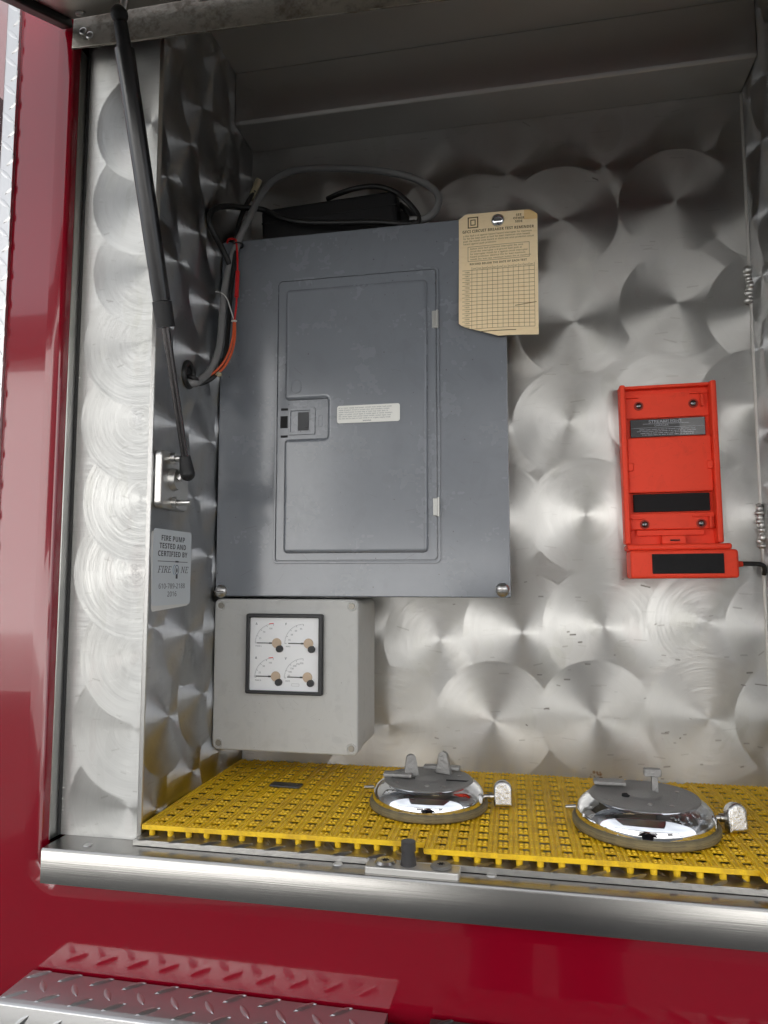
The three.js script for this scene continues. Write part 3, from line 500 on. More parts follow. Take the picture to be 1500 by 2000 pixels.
// ------------------------------------------------------------------ light grey meter box
{
  const x0 = -0.4128, x1 = -0.2158, y0 = 1.2755, y1 = 1.4715, zf = -0.2, W = { world: true };
  const t = thing('meter_box', 'light grey plastic box with a four dial meter below the breaker panel', 'meter box', [-0.314, y0, -0.25]);
  part(t, 'lid', extr(rrect(x0, x1, y0, y1, 0.008), 0.022, 0.0025, zf - 0.0245, 3), M.boxGrey, W);
  part(t, 'base', extr(rrect(x0 + 0.0015, x1 - 0.0015, y0 + 0.0015, y1 - 0.0015, 0.008), 0.079, 0.0005, ZB + 0.0015, 1), M.boxGrey, W);
  for (const [x, y] of [[-0.4035, 1.4625], [-0.2245, 1.4628], [-0.4035, 1.284], [-0.2245, 1.2845]]) {
    const s = part(t, 'screw', [cyl(V(x, y, zf - 0.0005), V(x, y, zf + 0.0009), 0.0042, 0.0038, 20)], std({ color: lin(0.3, 0.28, 0.24), roughness: 0.4, metalness: 0.4 }), W);
    const ring = new THREE.TorusGeometry(0.0058, 0.0009, 8, 24); ring.translate(x, y, zf + 0.0001); part(s, 'rim', ring, M.boxGrey, W);
  }
  const mx0 = -0.3655, mx1 = -0.2615, my0 = 1.3495, my1 = 1.4525;
  const f = rrect(mx0, mx1, my0, my1, 0.0025); f.holes.push(rrect(mx0 + 0.0042, mx1 - 0.0055, my0 + 0.0042, my1 - 0.005, 0.0015, THREE.Path));
  const bez = part(t, 'meter_bezel', extr(f, 0.0052, 0.0012, zf + 0.0002, 2), M.black, W);
  const fx0 = mx0 + 0.0041, fx1 = mx1 - 0.0054, fy0 = my0 + 0.0041, fy1 = my1 - 0.0049, fw = fx1 - fx0, fh = fy1 - fy0;
  const tex = canvasTex(768, 768, (x, w, h) => {
    x.fillStyle = 'rgb(236,237,238)'; x.fillRect(0, 0, w, h);
    const dial = (ox, oy, letter, nums, red, foot) => {
      const cx = ox + 262, cy = oy + 262, R = 205; x.strokeStyle = '#6a6d73'; x.fillStyle = '#5d6066'; x.lineWidth = 2;
      x.beginPath(); x.arc(cx, cy, R, Math.PI, Math.PI * 1.5); x.stroke();
      for (let i = 0; i <= 20; i++) { const a = Math.PI + i / 20 * Math.PI / 2, q = i % 5 ? 10 : 20; x.lineWidth = i % 5 ? 2 : 4; x.beginPath(); x.moveTo(cx + R * Math.cos(a), cy + R * Math.sin(a)); x.lineTo(cx + (R - q) * Math.cos(a), cy + (R - q) * Math.sin(a)); x.stroke(); }
      x.font = '24px sans-serif'; x.textAlign = 'center'; nums.forEach((n, i) => { const a = Math.PI + (i + 0.6) / nums.length * Math.PI / 2; x.fillText(n, cx + (R - 48) * Math.cos(a), cy + (R - 48) * Math.sin(a) + 8); });
      if (red) { x.strokeStyle = '#d33a34'; x.lineWidth = 9; x.beginPath(); x.arc(cx, cy, R + 4, Math.PI * 1.42, Math.PI * 1.5); x.stroke(); }
      x.fillStyle = '#3f4248'; x.font = 'bold 34px sans-serif'; x.fillText(letter, ox + 70, oy + 70); x.font = '18px sans-serif'; x.fillText(foot, ox + 95, oy + 300);
    };
    dial(0, 10, 'A', ['25', '50', '100'], true, 'PHASE A'); dial(330, 10, 'F', ['55', '58', '60', '65'], false, 'HERTZ');
    dial(0, 370, 'A', ['25', '50', '100'], true, 'PHASE B'); dial(330, 370, 'V', ['50', '100', '150', '200', '250', '300'], false, 'VOLTS');
    x.strokeStyle = '#777'; x.lineWidth = 2; x.strokeRect(470, 690, 80, 24);
  });
  const fg = span(fx0, fx1, fy0, fy1, zf + 0.0003, zf + 0.0012, 0.0001), p = fg.attributes.position, uv = new Float32Array(p.count * 2);
  for (let i = 0; i < p.count; i++) { uv[2 * i] = (p.getX(i) - fx0) / fw; uv[2 * i + 1] = (p.getY(i) - fy0) / fh; } fg.setAttribute('uv', new THREE.BufferAttribute(uv, 2));
  const face = part(t, 'dial_face', fg, std({ map: tex, roughness: 0.4 }), W);
  for (const [px, py] of [[541, 1256], [603, 1257], [539, 1321], [601, 1323]]) {
    const c = onZ(px, py, zf), z = zf + 0.0012;
    part(face, 'needle', [span(c.x - 0.027, c.x - 0.004, c.y - 0.0006, c.y + 0.0006, z + 0.0009, z + 0.0014, 0.0002), span(c.x - 0.010, c.x - 0.004, c.y - 0.001, c.y + 0.001, z + 0.0008, z + 0.0015, 0.0002)], M.black, W);
    part(face, 'hub', [cyl(V(c.x, c.y, z), V(c.x, c.y, z + 0.0016), 0.0066, 0.006, 24)], M.beige, W);
    part(face, 'zero_screw', [cyl(V(c.x + 0.0045, c.y - 0.0072, z), V(c.x + 0.0045, c.y - 0.0072, z + 0.0042), 0.0047, 0.0043, 20)], M.black, W);
  }
}

// ------------------------------------------------------------------ orange charger on the right of the back wall
{
  // built upright round its base point, then turned with the slight lean it has in the photograph
  const t = thing('flashlight_charger', 'bright orange flashlight charger cradle on the right of the back wall', 'charger', [0.1845, 1.4985, ZB]);
  t.rotation.z = 0.008;
  const h = 0.258, w = 0.121, hw = w / 2;
  part(t, 'back_plate', [span(-hw + 0.004, hw - 0.004, 0.004, h - 0.004, 0.0005, 0.006, 0.001)], M.orange);
  for (const s of [-1, 1]) part(t, 'side_rail', [span(s < 0 ? -hw : hw - 0.0075, s < 0 ? -hw + 0.0075 : hw, 0.045, h, 0.0005, 0.024, 0.0025)], M.orange);
  part(t, 'top_lip', [span(-hw + 0.0076, hw - 0.0076, h - 0.005, h - 0.001, 0.006, 0.018, 0.001), span(-hw + 0.0076, hw - 0.0076, 0.214, 0.2475, 0.0061, 0.010, 0.001)], M.orange);
  part(t, 'middle_panel', [span(-hw + 0.0076, hw - 0.0076, 0.113, 0.187, 0.0061, 0.016, 0.002)], M.orange);
  part(t, 'lower_panel', [span(-hw + 0.0076, hw - 0.0076, 0.064, 0.086, 0.0061, 0.014, 0.002), span(-hw + 0.016, hw - 0.020, 0.056, 0.0636, 0.0061, 0.011, 0.001)], M.orange);
  part(t, 'catch', [span(-0.014, 0.016, 0.0445, 0.0558, 0.0061, 0.019, 0.0015)], M.orange);
  part(t, 'foot', [span(-hw + 0.003, hw + 0.011, 0, 0.036, 0.0007, 0.044, 0.004), span(-hw + 0.001, hw + 0.006, 0.0362, 0.044, 0.0007, 0.036, 0.003)], M.orange);
  const tex = canvasTex(768, 256, (x, W, H) => {
    x.fillStyle = 'rgb(20,20,24)'; x.fillRect(0, 0, W, H); x.fillStyle = '#b9bcc4'; x.textAlign = 'center';
    x.font = '54px sans-serif'; x.fillText('STREAMLIGHT', W * 0.47, 58, 460); x.fillRect(130, 68, 470, 4); x.font = '34px sans-serif'; x.fillText('CHARGER', W * 0.42, 106); x.fillRect(10, 124, W - 20, 3);
    x.globalAlpha = 0.75; for (let r = 0; r < 4; r++) { let a = rr(60, 120); while (a < W - 120) { const L = rr(14, 60); x.fillRect(a, 146 + r * 26, L, 9); a += L + 8; } }
  });
  const lg = span(-hw + 0.014, hw - 0.013, 0.1885, 0.2125, 0.0062, 0.0105, 0.0005), p = lg.attributes.position, uv = new Float32Array(p.count * 2);
  for (let i = 0; i < p.count; i++) { uv[2 * i] = (p.getX(i) + hw - 0.014) / (w - 0.027); uv[2 * i + 1] = (p.getY(i) - 0.1885) / 0.024; } lg.setAttribute('uv', new THREE.BufferAttribute(uv, 2));
  part(t, 'printed_label', lg, std({ map: tex, roughness: 0.25, clearcoat: 0.5 }));
  part(t, 'foam_pad', [span(-hw + 0.014, hw - 0.012, 0.088, 0.1115, 0.0062, 0.0115, 0.001)], M.foam);
  part(t, 'foam_pad', [span(-hw + 0.029, hw - 0.007, 0.006, 0.031, 0.0442, 0.0462, 0.0008)], M.foam);
  for (const [x, y] of [[-0.035, 0.231], [0.034, 0.231], [-0.034, 0.071], [0.036, 0.071]]) { part(t, 'screw', [cyl(V(x, y, y > 0.2 ? 0.0101 : 0.0141), V(x, y, y > 0.2 ? 0.0115 : 0.0155), 0.0062, 0.006, 18)], M.darkRecess); part(t, 'screw', [ball(V(x, y, y > 0.2 ? 0.0116 : 0.0156), 0.0042, [1, 1, 0.5], 8)], M.rod); }
  for (const [x, y, z] of [[0.042, 0.233, 0.0102], [0.0445, 0.071, 0.0142]]) part(t, 'contact_tab', [span(x, x + 0.0036, y - 0.007, y + 0.009, z, z + 0.007, 0.0008)], M.orange);
  for (const [x0, x1, y, z] of [[-hw + 0.009, -0.036, 0.2415, 0.0101], [0.03, hw - 0.009, 0.2435, 0.0101], [-hw + 0.009, -0.036, 0.0775, 0.0141], [0.026, hw - 0.009, 0.0795, 0.0141]]) part(t, 'rib', [span(x0, x1, y, y + 0.0022, z - 0.0002, z + 0.0045, 0.0006)], M.orange);
  for (const s of [-1, 1]) part(t, 'rail_notch', [span(s < 0 ? -hw + 0.0077 : hw - 0.0147, s < 0 ? -hw + 0.0147 : hw - 0.0077, 0.142, 0.153, 0.0161, 0.0195, 0.0012)], M.orange);
  part(t, 'cable_slot', [span(-0.004, 0.008, 0.0485, 0.0505, 0.0188, 0.0192, 0.0001)], M.dark);
  const c = thing('charger_cord', 'thin black cord running right from the orange charger', 'cord', onZ(1440, 1102, -0.285).toArray());
  part(c, 'cord', tube([onZ(1436, 1102, -0.283), onZ(1460, 1101, -0.284), onZ(1490, 1104, -0.288), onZ(1515, 1112, -0.292), onZ(1540, 1122, -0.296)].map((q) => V(Math.min(q.x, XR - 0.004), q.y, q.z)), 0.0029, 30), M.rubber, { world: true });
  const a = onZ(1434, 1102, -0.283), b = onZ(1450, 1101.5, -0.2835); part(c, 'strain_relief', cyl(a, b, 0.0042, 0.0034, 14), M.orange, { world: true });
}
{ // weld beads in the corner between back and right wall
  const w = scene.getObjectByName('right_wall');
  for (const [py, n] of [[552, 9], [1022, 11]]) { const p = onZ(1467, py, -0.300), g = []; for (let k = 0; k < n; k++) g.push(ball(V(XR - 0.003 + rr(-0.002, 0.002), p.y + (k - n / 2) * 0.0052 + rr(-0.001, 0.001), ZB + 0.004 + rr(-0.002, 0.002)), rr(0.0055, 0.0075), [rr(0.7, 1), rr(0.5, 0.9), rr(0.6, 0.9)], 10)); part(w, 'weld_bead', g, M.alu); }
  part(w, 'corner_bead', cyl(V(XR - 0.0008, FLOOR, ZB + 0.0012), V(XR - 0.0008, 2.16, ZB + 0.0012), 0.0024, 0.0024, 8), M.aluDull);
}

// ------------------------------------------------------------------ power brick and cables above the panel
{
  const W = { world: true };
  const t = thing('power_brick', 'black power adapter resting on top of the breaker panel', 'power adapter', onZ(650, 445, -0.262).toArray());
  const g = rbox(0.198, 0.056, 0.062, 0.006); g.rotateZ(0.045); const c = onZ(652, 420, -0.255); g.translate(c.x - 0.002, 1.9965 + 0.006, -0.262); part(t, 'case', boxUV(g), M.black, W);
  const l = rbox(0.197, 0.0016, 0.0632, 0.0005); l.rotateZ(0.045); l.translate(c.x - 0.002, 2.0085, -0.262); part(t, 'seam', l, M.rubber, W);
  const e = rbox(0.014, 0.022, 0.02, 0.003); e.rotateZ(0.045); e.translate(c.x + 0.103, 2.004, -0.262); part(t, 'plug', e, M.rubber, W);
  const cd = thing('adapter_cord', 'black cord looped over the power adapter', 'cord', onZ(700, 440, -0.22).toArray());
  const P = (l) => l.map(([x, y, z]) => onZ(x, y, z));
  part(cd, 'cord', [tube(P([[782, 400, -0.262], [800, 415, -0.245], [812, 432, -0.225], [790, 437, -0.212], [740, 434, -0.212], [660, 435, -0.212], [590, 434, -0.213], [545, 424, -0.216], [515, 410, -0.220], [470, 405, -0.200], [432, 404, -0.168], [412, 414, -0.154], [409, 436, -0.152], [421, 462, -0.162], [436, 490, -0.177], [448, 516, -0.187]]), 0.0039, 140)], M.rubber, W);
  part(cd, 'upper_loop', [tube(P([[640, 388, -0.258], [668, 376, -0.24], [700, 367, -0.232], [735, 364, -0.23], [770, 374, -0.23], [798, 396, -0.226], [818, 424, -0.222], [816, 434, -0.218], [800, 438, -0.216]]), 0.0036, 90)], M.rubber, W);
}
{
  const W = { world: true }, P = (l) => l.map(([x, y, z]) => onZ(x, y, z));
  const t = thing('grey_cable', 'thick grey cable looping from a wall hole to above the breaker panel', 'cable', onX(362, 735, XL).toArray());
  const hole = onX(366, 732, XL);
  part(t, 'cable', [tube([V(XL - 0.02, hole.y - 0.004, hole.z), V(XL + 0.006, hole.y - 0.010, hole.z - 0.004), ...P([[388, 744, -0.126], [412, 722, -0.15], [428, 680, -0.165], [434, 620, -0.178], [440, 560, -0.186], [452, 510, -0.19], [468, 465, -0.192], [485, 430, -0.2], [505, 390, -0.22], [530, 355, -0.24], [562, 337, -0.25], [610, 329, -0.255], [680, 329, -0.26], [750, 335, -0.262], [805, 347, -0.26], [842, 366, -0.255], [857, 388, -0.245], [850, 412, -0.235], [828, 428, -0.225], [800, 430, -0.222]])], 0.0050, 220, 12)], M.greyCable, W);
  const b = thing('black_cable', 'black cable with a crimped connector beside the grey cable', 'cable', onZ(460, 480, -0.19).toArray());
  part(b, 'cable', [tube([V(XL - 0.02, hole.y + 0.004, hole.z - 0.004), V(XL + 0.008, hole.y - 0.004, hole.z - 0.002), ...P([[392, 749, -0.137], [418, 735, -0.15], [438, 700, -0.162], [446, 640, -0.175], [450, 580, -0.183], [456, 525, -0.188], [460, 480, -0.19], [466, 440, -0.196], [474, 415, -0.205], [488, 388, -0.215], [497, 374, -0.22]])], 0.0032, 160)], M.rubber, W);
  const c0 = onZ(494, 378, -0.22), c1 = onZ(505, 352, -0.224); const dv = c1.clone().sub(c0).normalize();
  part(b, 'connector', [cyl(c0, c1, 0.0058, 0.0062, 4), cyl(c0.clone().addScaledVector(dv, -0.010), c0.clone().addScaledVector(dv, 0.001), 0.0042, 0.005, 12)], M.clear, W);
  part(b, 'cable_tie', [(() => { const g = new THREE.TorusGeometry(0.0062, 0.0012, 8, 20); g.rotateX(Math.PI / 2 - 0.2); const q = onZ(466, 479, -0.191); g.translate(q.x, q.y, q.z); return g; })()], M.black, W);
  const r = thing('red_wire', 'thin red wire tied along the black cable', 'wire', onZ(458, 600, -0.18).toArray());
  part(r, 'wire', [tube(P([[444, 475, -0.19], [446, 468, -0.187], [460, 468, -0.186], [462, 478, -0.186], [464, 520, -0.182], [463, 560, -0.178], [461, 600, -0.175], [458, 625, -0.172]]), 0.0014, 60, 8)], M.redWire, W);
  part(r, 'splice_sleeve', [cyl(onZ(464, 530, -0.1805), onZ(462, 580, -0.1765), 0.0028, 0.0028, 12)], M.redWire, W);
  const o = thing('orange_wires', 'pair of orange wires curving down to the wall hole', 'wire', onZ(455, 650, -0.17).toArray());
  part(o, 'wire', [tube(P([[459, 625, -0.172], [458, 665, -0.166], [450, 695, -0.160], [435, 720, -0.154], [415, 736, -0.148], [396, 742, -0.141], [376, 742, -0.134]]), 0.0016, 60, 8)], M.orangeWire, W);
  part(o, 'wire', [tube(P([[457, 625, -0.170], [454, 662, -0.164], [444, 694, -0.157], [430, 716, -0.151], [412, 732, -0.146], [394, 739, -0.139], [375, 741, -0.133]]), 0.0015, 60, 8)], M.orangeWire, W);
  part(o, 'cable_tie', [ball(onZ(457, 627, -0.169), 0.003, [1.4, 0.5, 1], 8)], M.white, W);
  part(o, 'cable_tie', [ball(onZ(428, 731, -0.148), 0.0034, [1.2, 1, 1], 8)], M.clear, W);
  const w = thing('loose_wire', 'short thin pale wire end sticking out left of the grey cable', 'wire', onZ(440, 580, -0.18).toArray());
  part(w, 'wire', tube(P([[421, 570, -0.18], [434, 573, -0.179], [443, 583, -0.178], [450, 603, -0.177], [456, 622, -0.172]]), 0.0008, 30, 6), M.white, W);
  // rubber grommet round the hole
  const gr = new THREE.TorusGeometry(0.0125, 0.0035, 10, 28); gr.rotateY(Math.PI / 2); gr.scale(1, 1.15, 1); gr.translate(XL + 0.0015, hole.y, hole.z);
  const hg = thing('wall_grommet', 'black rubber grommet round the cable hole in the left wall', 'grommet', hole.toArray()); part(hg, 'ring', gr, M.rubber, W);
  const dk = new THREE.CircleGeometry(0.0125, 24); dk.rotateY(Math.PI / 2); dk.scale(1, 1.15, 1); dk.translate(XL + 0.0008, hole.y, hole.z); part(hg, 'opening', boxUV(dk), M.dark, W);
}

// ------------------------------------------------------------------ yellow drain tiles
const C = 0.0203, NC = 15, TW = C * NC, MAT = 1.2375, s4 = C / 4;
function makeTile(label, x, z) {
  const t = thing('floor_tile', label, 'floor tile', [x, MAT, z], 'yellow drain tiles on the compartment floor');
  const bars = [], th = 0.0018, box = (x0, x1, z0, z1, y0 = -th, y1 = -0.0009) => { const g = new THREE.BoxGeometry(x1 - x0, y1 - y0, z1 - z0); g.translate((x0 + x1) / 2, (y0 + y1) / 2, (z0 + z1) / 2); bars.push(boxUV(g)); };
  // base point is the front left corner; the tile runs to +x and -z. Columns 0,1 of each cell are ribs, columns 2,3 carry studs and a drain slot
  const sl = 0.0078; // length of a drain slot
  for (let i = 0; i < NC; i++) {
    const x0 = i * C; box(x0, x0 + 2 * s4, -TW, -0.0022);
    for (let j = 0; j < NC; j++) { const z0 = -(j + 1) * C; box(x0 + 2 * s4 - 0.0001, x0 + C + 0.0001, z0 + sl, z0 + C - (j ? 0 : 0.0022)); }
  }
  part(t, 'grid', bars, M.yellow, { kind: 'stuff' });
  const studs = [], stud = (cx, cz, w, d, h) => { // flat topped pyramid
    const a = w / 2, b = d / 2, e = 0.0006, y0 = -0.00095, y1 = y0 + h, p = [[-a, y0, -b], [a, y0, -b], [a, y0, b], [-a, y0, b], [-a + e, y1, -b + e], [a - e, y1, -b + e], [a - e, y1, b - e], [-a + e, y1, b - e]].map((q) => [q[0] + cx, q[1], q[2] + cz]);
    for (const [i, j, k, l] of [[4, 7, 6, 5], [3, 2, 6, 7], [1, 0, 4, 5], [0, 3, 7, 4], [2, 1, 5, 6]]) studs.push(...p[i], ...p[j], ...p[k], ...p[i], ...p[k], ...p[l]);
  };
  for (let i = 0; i < NC; i++) for (let a = 0; a < 4; a++) {
    const cx = (i + (a + 0.5) / 4) * C;
    if (a < 2) { for (let j = 0; j < NC; j++) stud(cx, -(j + 0.5) * C - (j ? 0 : 0.0011), 0.0031, C - 0.0007 - (j ? 0 : 0.0022), 0.0011); continue; }
    for (let j = 0; j < NC; j++) for (let b = 0; b < 2; b++) { const cz = -(j + 1) * C + sl + (b + 0.5) * (C - sl) / 2; stud(cx, cz - (j || !b ? 0 : 0.0012), 0.0034, 0.0042, 0.0012); }
  }
  const sg = new THREE.BufferGeometry(); sg.setAttribute('position', new THREE.Float32BufferAttribute(studs, 3)); sg.computeVertexNormals();
  part(t, 'studs', boxUV(sg), M.yellow, { kind: 'stuff' });
  part(t, 'front_edge', [rbox(TW - 0.0004, 0.0052, 0.0024, 0.0006, [TW / 2, -0.0027, -0.0011]), rbox(0.0012, 0.0046, TW - 0.003, 0.0005, [-0.0004 + 0.0004, -0.0026, -TW / 2 - 0.001])], M.yellow);
  const pg = new THREE.CylinderGeometry(0.0036, 0.0031, 0.0095, 14); pg.translate(0, -th - 0.0048, 0);
  for (let j = 0; j < 2; j++) for (let i = 0; i < NC; i++) { const m = shade(new THREE.Mesh(pg, M.yellow)); m.name = 'peg'; m.position.set((i + 0.5) * C + (i === 0 && !j ? 0 : 0.001 * Math.sin(i * 7)), 0, -0.0046 - j * C); t.add(m); }
  return t;
}
{
  const z = -0.0245, a = makeTile('yellow drain tile at the left end of the floor, bearing a small badge', -0.4105, z); a.rotation.y = 0.024;
  const b = a.clone(); b.name = numbered('floor_tile'); b.userData = { ...a.userData, label: 'yellow drain tile in the middle of the floor under both lamp heads' }; b.position.set(-0.4105 + TW, MAT - 0.0004, z + 0.0068); b.rotation.y = 0.026; scene.add(b);
  const c = a.clone(); c.name = numbered('floor_tile'); c.userData = { ...a.userData, label: 'yellow drain tile at the right edge, cut off by the picture' }; c.position.set(-0.4105 + 2 * TW, MAT, z + 0.0145); c.rotation.y = 0.024; scene.add(c);
}
{ // badge on the left tile
  const q = onY(559, 1532, MAT + 0.002), t = thing('metal_badge', 'small oblong metal badge set into the left yellow tile', 'badge', [q.x, MAT, q.z]);
  const f = rrect(-0.020, 0.020, -0.0085, 0.0085, 0.002), g = extr(f, 0.0012, 0.0004, 0); g.rotateX(-Math.PI / 2); g.translate(0, 0.0006, 0); g.rotateY(-0.05); part(t, 'plate', boxUV(g), std({ color: lin(0.12, 0.13, 0.15), metalness: 0.7, roughness: 0.35 }));
  const e = new THREE.Shape(); e.absellipse(0, 0, 0.0155, 0.0052, 0, 7); const h = extr(e, 0.0006, 0.0005, 0); h.rotateX(-Math.PI / 2); h.translate(0, 0.0019, 0); h.rotateY(-0.05); part(t, 'emblem', boxUV(h), M.steel);
}

// ------------------------------------------------------------------ chrome lamp heads lying on the mat
function lampHead(label, x, z, r, kind) {
  const t = thing('lamp_head', label, 'lamp head', [x, MAT + 0.0003, z]);
  const k = r / 0.0715, lathe = (pts) => new THREE.LatheGeometry(pts.map(([a, b]) => new THREE.Vector2(a * k, b * k)), 64);
  part(t, 'lens_rim', lathe([[0.062, 0], [0.0712, 0], [0.0722, 0.002], [0.0722, 0.0065], [0.0712, 0.0085], [0.0672, 0.0088], [0.064, 0.0086]]), M.rimDirty);
  const sk = []; for (let i = 0; i <= 24; i++) { const q = i / 24; sk.push([0.0550 + 0.0138 * (1 - Math.pow(q, 2.6)), 0.0088 + 0.0205 * q]); } sk.push([0.0549, 0.0300], [0.0545, 0.0302]);
  part(t, 'chrome_shell', lathe(sk), M.chrome);
  const top = part(t, 'back_cap', lathe([[0.0546, 0.0301], [0.0535, 0.0318], [0.050, 0.0322], [0.047, 0.0312], [0.030, 0.0300], [0.018, 0.0306], [0.016, 0.0325], [0.006, 0.033], [0.0002, 0.033]]), M.castGrey);
  const y = 0.031 * k;
  if (kind === 1) {
    const tab = (px, pz, a, hgt) => { const f = new THREE.Shape(); f.moveTo(-0.011, 0); f.lineTo(0.010, 0); f.lineTo(0.0065, hgt - 0.006); f.absarc(0.0005, hgt - 0.0062, 0.006, 0, Math.PI); f.lineTo(-0.0075, 0.006); const g = extr(f, 0.0042, 0.0011, -0.0021); g.rotateY(a); g.translate(px, y - 0.0005, pz); return boxUV(g); };
    part(top, 'lug', tab(-0.022, -0.006, 0.35, 0.026), M.castGrey); part(top, 'lug', tab(0.014, -0.027, -0.3, 0.026), M.castGrey);
    part(top, 'flat_arm', rbox(0.034, 0.0042, 0.014, 0.0014, [-0.036, y + 0.0028, -0.001]), M.castGrey); part(top, 'flat_arm', rbox(0.044, 0.0042, 0.012, 0.0014, [0.012, y + 0.0055, -0.032]), M.castGrey);
    part(top, 'slot', rbox(0.012, 0.0012, 0.0025, 0.0004, [-0.010, y + 0.0004, 0.004]), M.dark); part(top, 'slot', rbox(0.026, 0.0012, 0.002, 0.0004, [0.034, y + 0.0006, 0.004]), M.dark);
  } else {
    part(top, 'lug', [rbox(0.007, 0.020, 0.007, 0.0012, [0.014, y + 0.008, -0.018]), rbox(0.018, 0.0085, 0.009, 0.0015, [0.0115, y + 0.0205, -0.015])], M.castGrey);
    part(top, 'flat_arm', [rbox(0.034, 0.004, 0.016, 0.0012, [-0.032, y + 0.004, -0.03])], M.castGrey);
    part(top, 'terminal', [cyl(V(-0.018, y - 0.001, 0.004), V(-0.018, y + 0.0012, 0.004), 0.0052, 0.005, 16)], M.dark);
    part(top, 'slot', rbox(0.018, 0.0012, 0.0035, 0.0004, [0.004, y + 0.0008, -0.010]), M.dark); part(top, 'slot', rbox(0.012, 0.0012, 0.003, 0.0004, [0.006, y + 0.0008, 0.006]), M.dark);
  }
  for (const [px, pz] of [[-0.036, 0.022], [0.036, -0.02], [0.022, 0.03], [0.002, 0.028]]) part(top, 'rivet', ball(V(px * k, y - 0.0008, pz * k), 0.0028, [1, 0.5, 1], 8), M.steel);
  // bent strap clamp at the right, pin at the left
  const u = new THREE.Shape(); u.moveTo(-0.0105, 0.001); u.lineTo(-0.0105, 0.019); u.absarc(0, 0.019, 0.0105, Math.PI, 0, true); u.lineTo(0.0105, 0.001);
  const cg = extr(u, 0.006, 0.0034, -0.005, 5); cg.rotateX(-0.12); cg.rotateY(kind === 1 ? 0.1 : 0.3); cg.translate(r + 0.0175, 0, kind === 1 ? -0.006 : 0.002);
  part(t, 'clamp_strap', boxUV(cg), M.wornChrome);
  part(t, 'clamp_bolt', [cyl(V(r - 0.004, 0.012, -0.004), V(r + 0.014, 0.012, -0.007), 0.0026, 0.0026, 12), cyl(V(r + 0.002, 0.012, -0.005), V(r + 0.006, 0.012, -0.0056), 0.0045, 0.0045, 6)], M.steel);
  part(t, 'hinge_pin', [cyl(V(-r + 0.003, 0.017, 0.002), V(-r - 0.008, 0.0165, 0.004), 0.0022, 0.0018, 12)], M.steel);
  return t;
}
lampHead('left chrome lamp head, with two upright lugs, face down on the yellow tiles', -0.1195, -0.1505, 0.0675, 1);
lampHead('right chrome lamp head, with one square lug, face down on the yellow tiles', 0.1145, -0.1235, 0.0735, 2);

// ------------------------------------------------------------------ latch striker on the sill
{
  const a = onY(728, 1702, 1.2205), b = onY(880, 1716, 1.2205), y = 1.2196, cx = (a.x + b.x) / 2, cz = -0.006;
  const t = thing('door_striker', 'worn steel door striker with a short post on the sill', 'striker', [cx, y, cz]);
  const g = extr(rrect(-0.045, 0.045, -0.0125, 0.0125, 0.003), 0.0046, 0.0012, 0, 2); g.rotateX(-Math.PI / 2); part(t, 'plate', boxUV(g), M.aluDull);
  for (const x of [-0.027, 0.027]) { const s = part(t, 'screw', cyl(V(x, 0.0066, 0), V(x, 0.0088, 0), 0.0105, 0.0085, 24), x < 0 ? M.steel : M.castGrey); const st = new THREE.Shape(); for (let i = 0; i < 12; i++) { const r = i % 2 ? 0.0018 : 0.0038, q = i / 12 * 6.2832; i ? st.lineTo(r * Math.cos(q), r * Math.sin(q)) : st.moveTo(r, 0); } const sg = extr(st, 0.0004, 0, 0); sg.rotateX(-Math.PI / 2); sg.translate(x, 0.00885, 0); part(s, 'recess', boxUV(sg), M.dark); }
  part(t, 'post', [cyl(V(-0.0045, 0.006, 0), V(-0.0045, 0.019, 0), 0.0078, 0.0060, 20), cyl(V(-0.0045, 0.0191, 0), V(-0.0045, 0.0275, 0), 0.0074, 0.0070, 20)], std({ color: lin(0.12, 0.115, 0.115), metalness: 0.7, roughness: 0.45, bumpMap: use(smudge, 30, 30), bumpScale: 0.0006 }));
}

// ------------------------------------------------------------------ diamond plate steps below
function step(label, x0, x1, mat = M.tread, zmax = 0) {
  const y = 1.0938, prof = [[0.0035, y - 0.03], [0.0035, y], [0.0509, y], [0.0515, y]]; for (let i = 1; i <= 7; i++) { const a = i / 7 * Math.PI / 2; prof.push([0.0515 + 0.007 * Math.sin(a), y - 0.007 + 0.007 * Math.cos(a)]); } prof.push([0.0585, y - 0.0076], [0.0585, y - 0.11]);
  const t = sub(body, 'bumper_step', [(x0 + x1) / 2, y - 0.11, 0.03]); t.userData.label = label;
  const cap = (x) => { const s = new THREE.Shape([...prof, [0.0035, y - 0.11]].map(([z, q]) => new THREE.Vector2(z, q))), g = new THREE.ShapeGeometry(s); g.rotateY(-Math.PI / 2); g.translate(x, 0, 0); return boxUV(g); };
  part(t, 'plate', [sweepX(prof, x0, x1, 0.7), cap(x0), cap(x1)], mat, { world: true });
  const g = treads(x0 + 0.012, x1 - 0.008, 0.010, 0.046, 0.0178); g.translate(0, y, 0);
  const f = treads(x0 + 0.029, x1 - 0.008, 0.009, 0.09, 0.0178); f.rotateX(Math.PI / 2); f.translate(0, y - 0.008, 0.0585);
  part(t, 'tread_pattern', [g, f], mat, { world: true, kind: 'stuff' });
}
step('diamond plate step below the sill at the bottom left', -0.5128, -0.1375);
step('dark worn diamond plate step at the bottom edge, right of the black gap', -0.097, 0.9, M.darkTread);
part(body, 'gap_block', [span(-0.137, -0.0975, 0.99, 1.086, 0.003, 0.03, 0.002)], M.dark, { world: true });

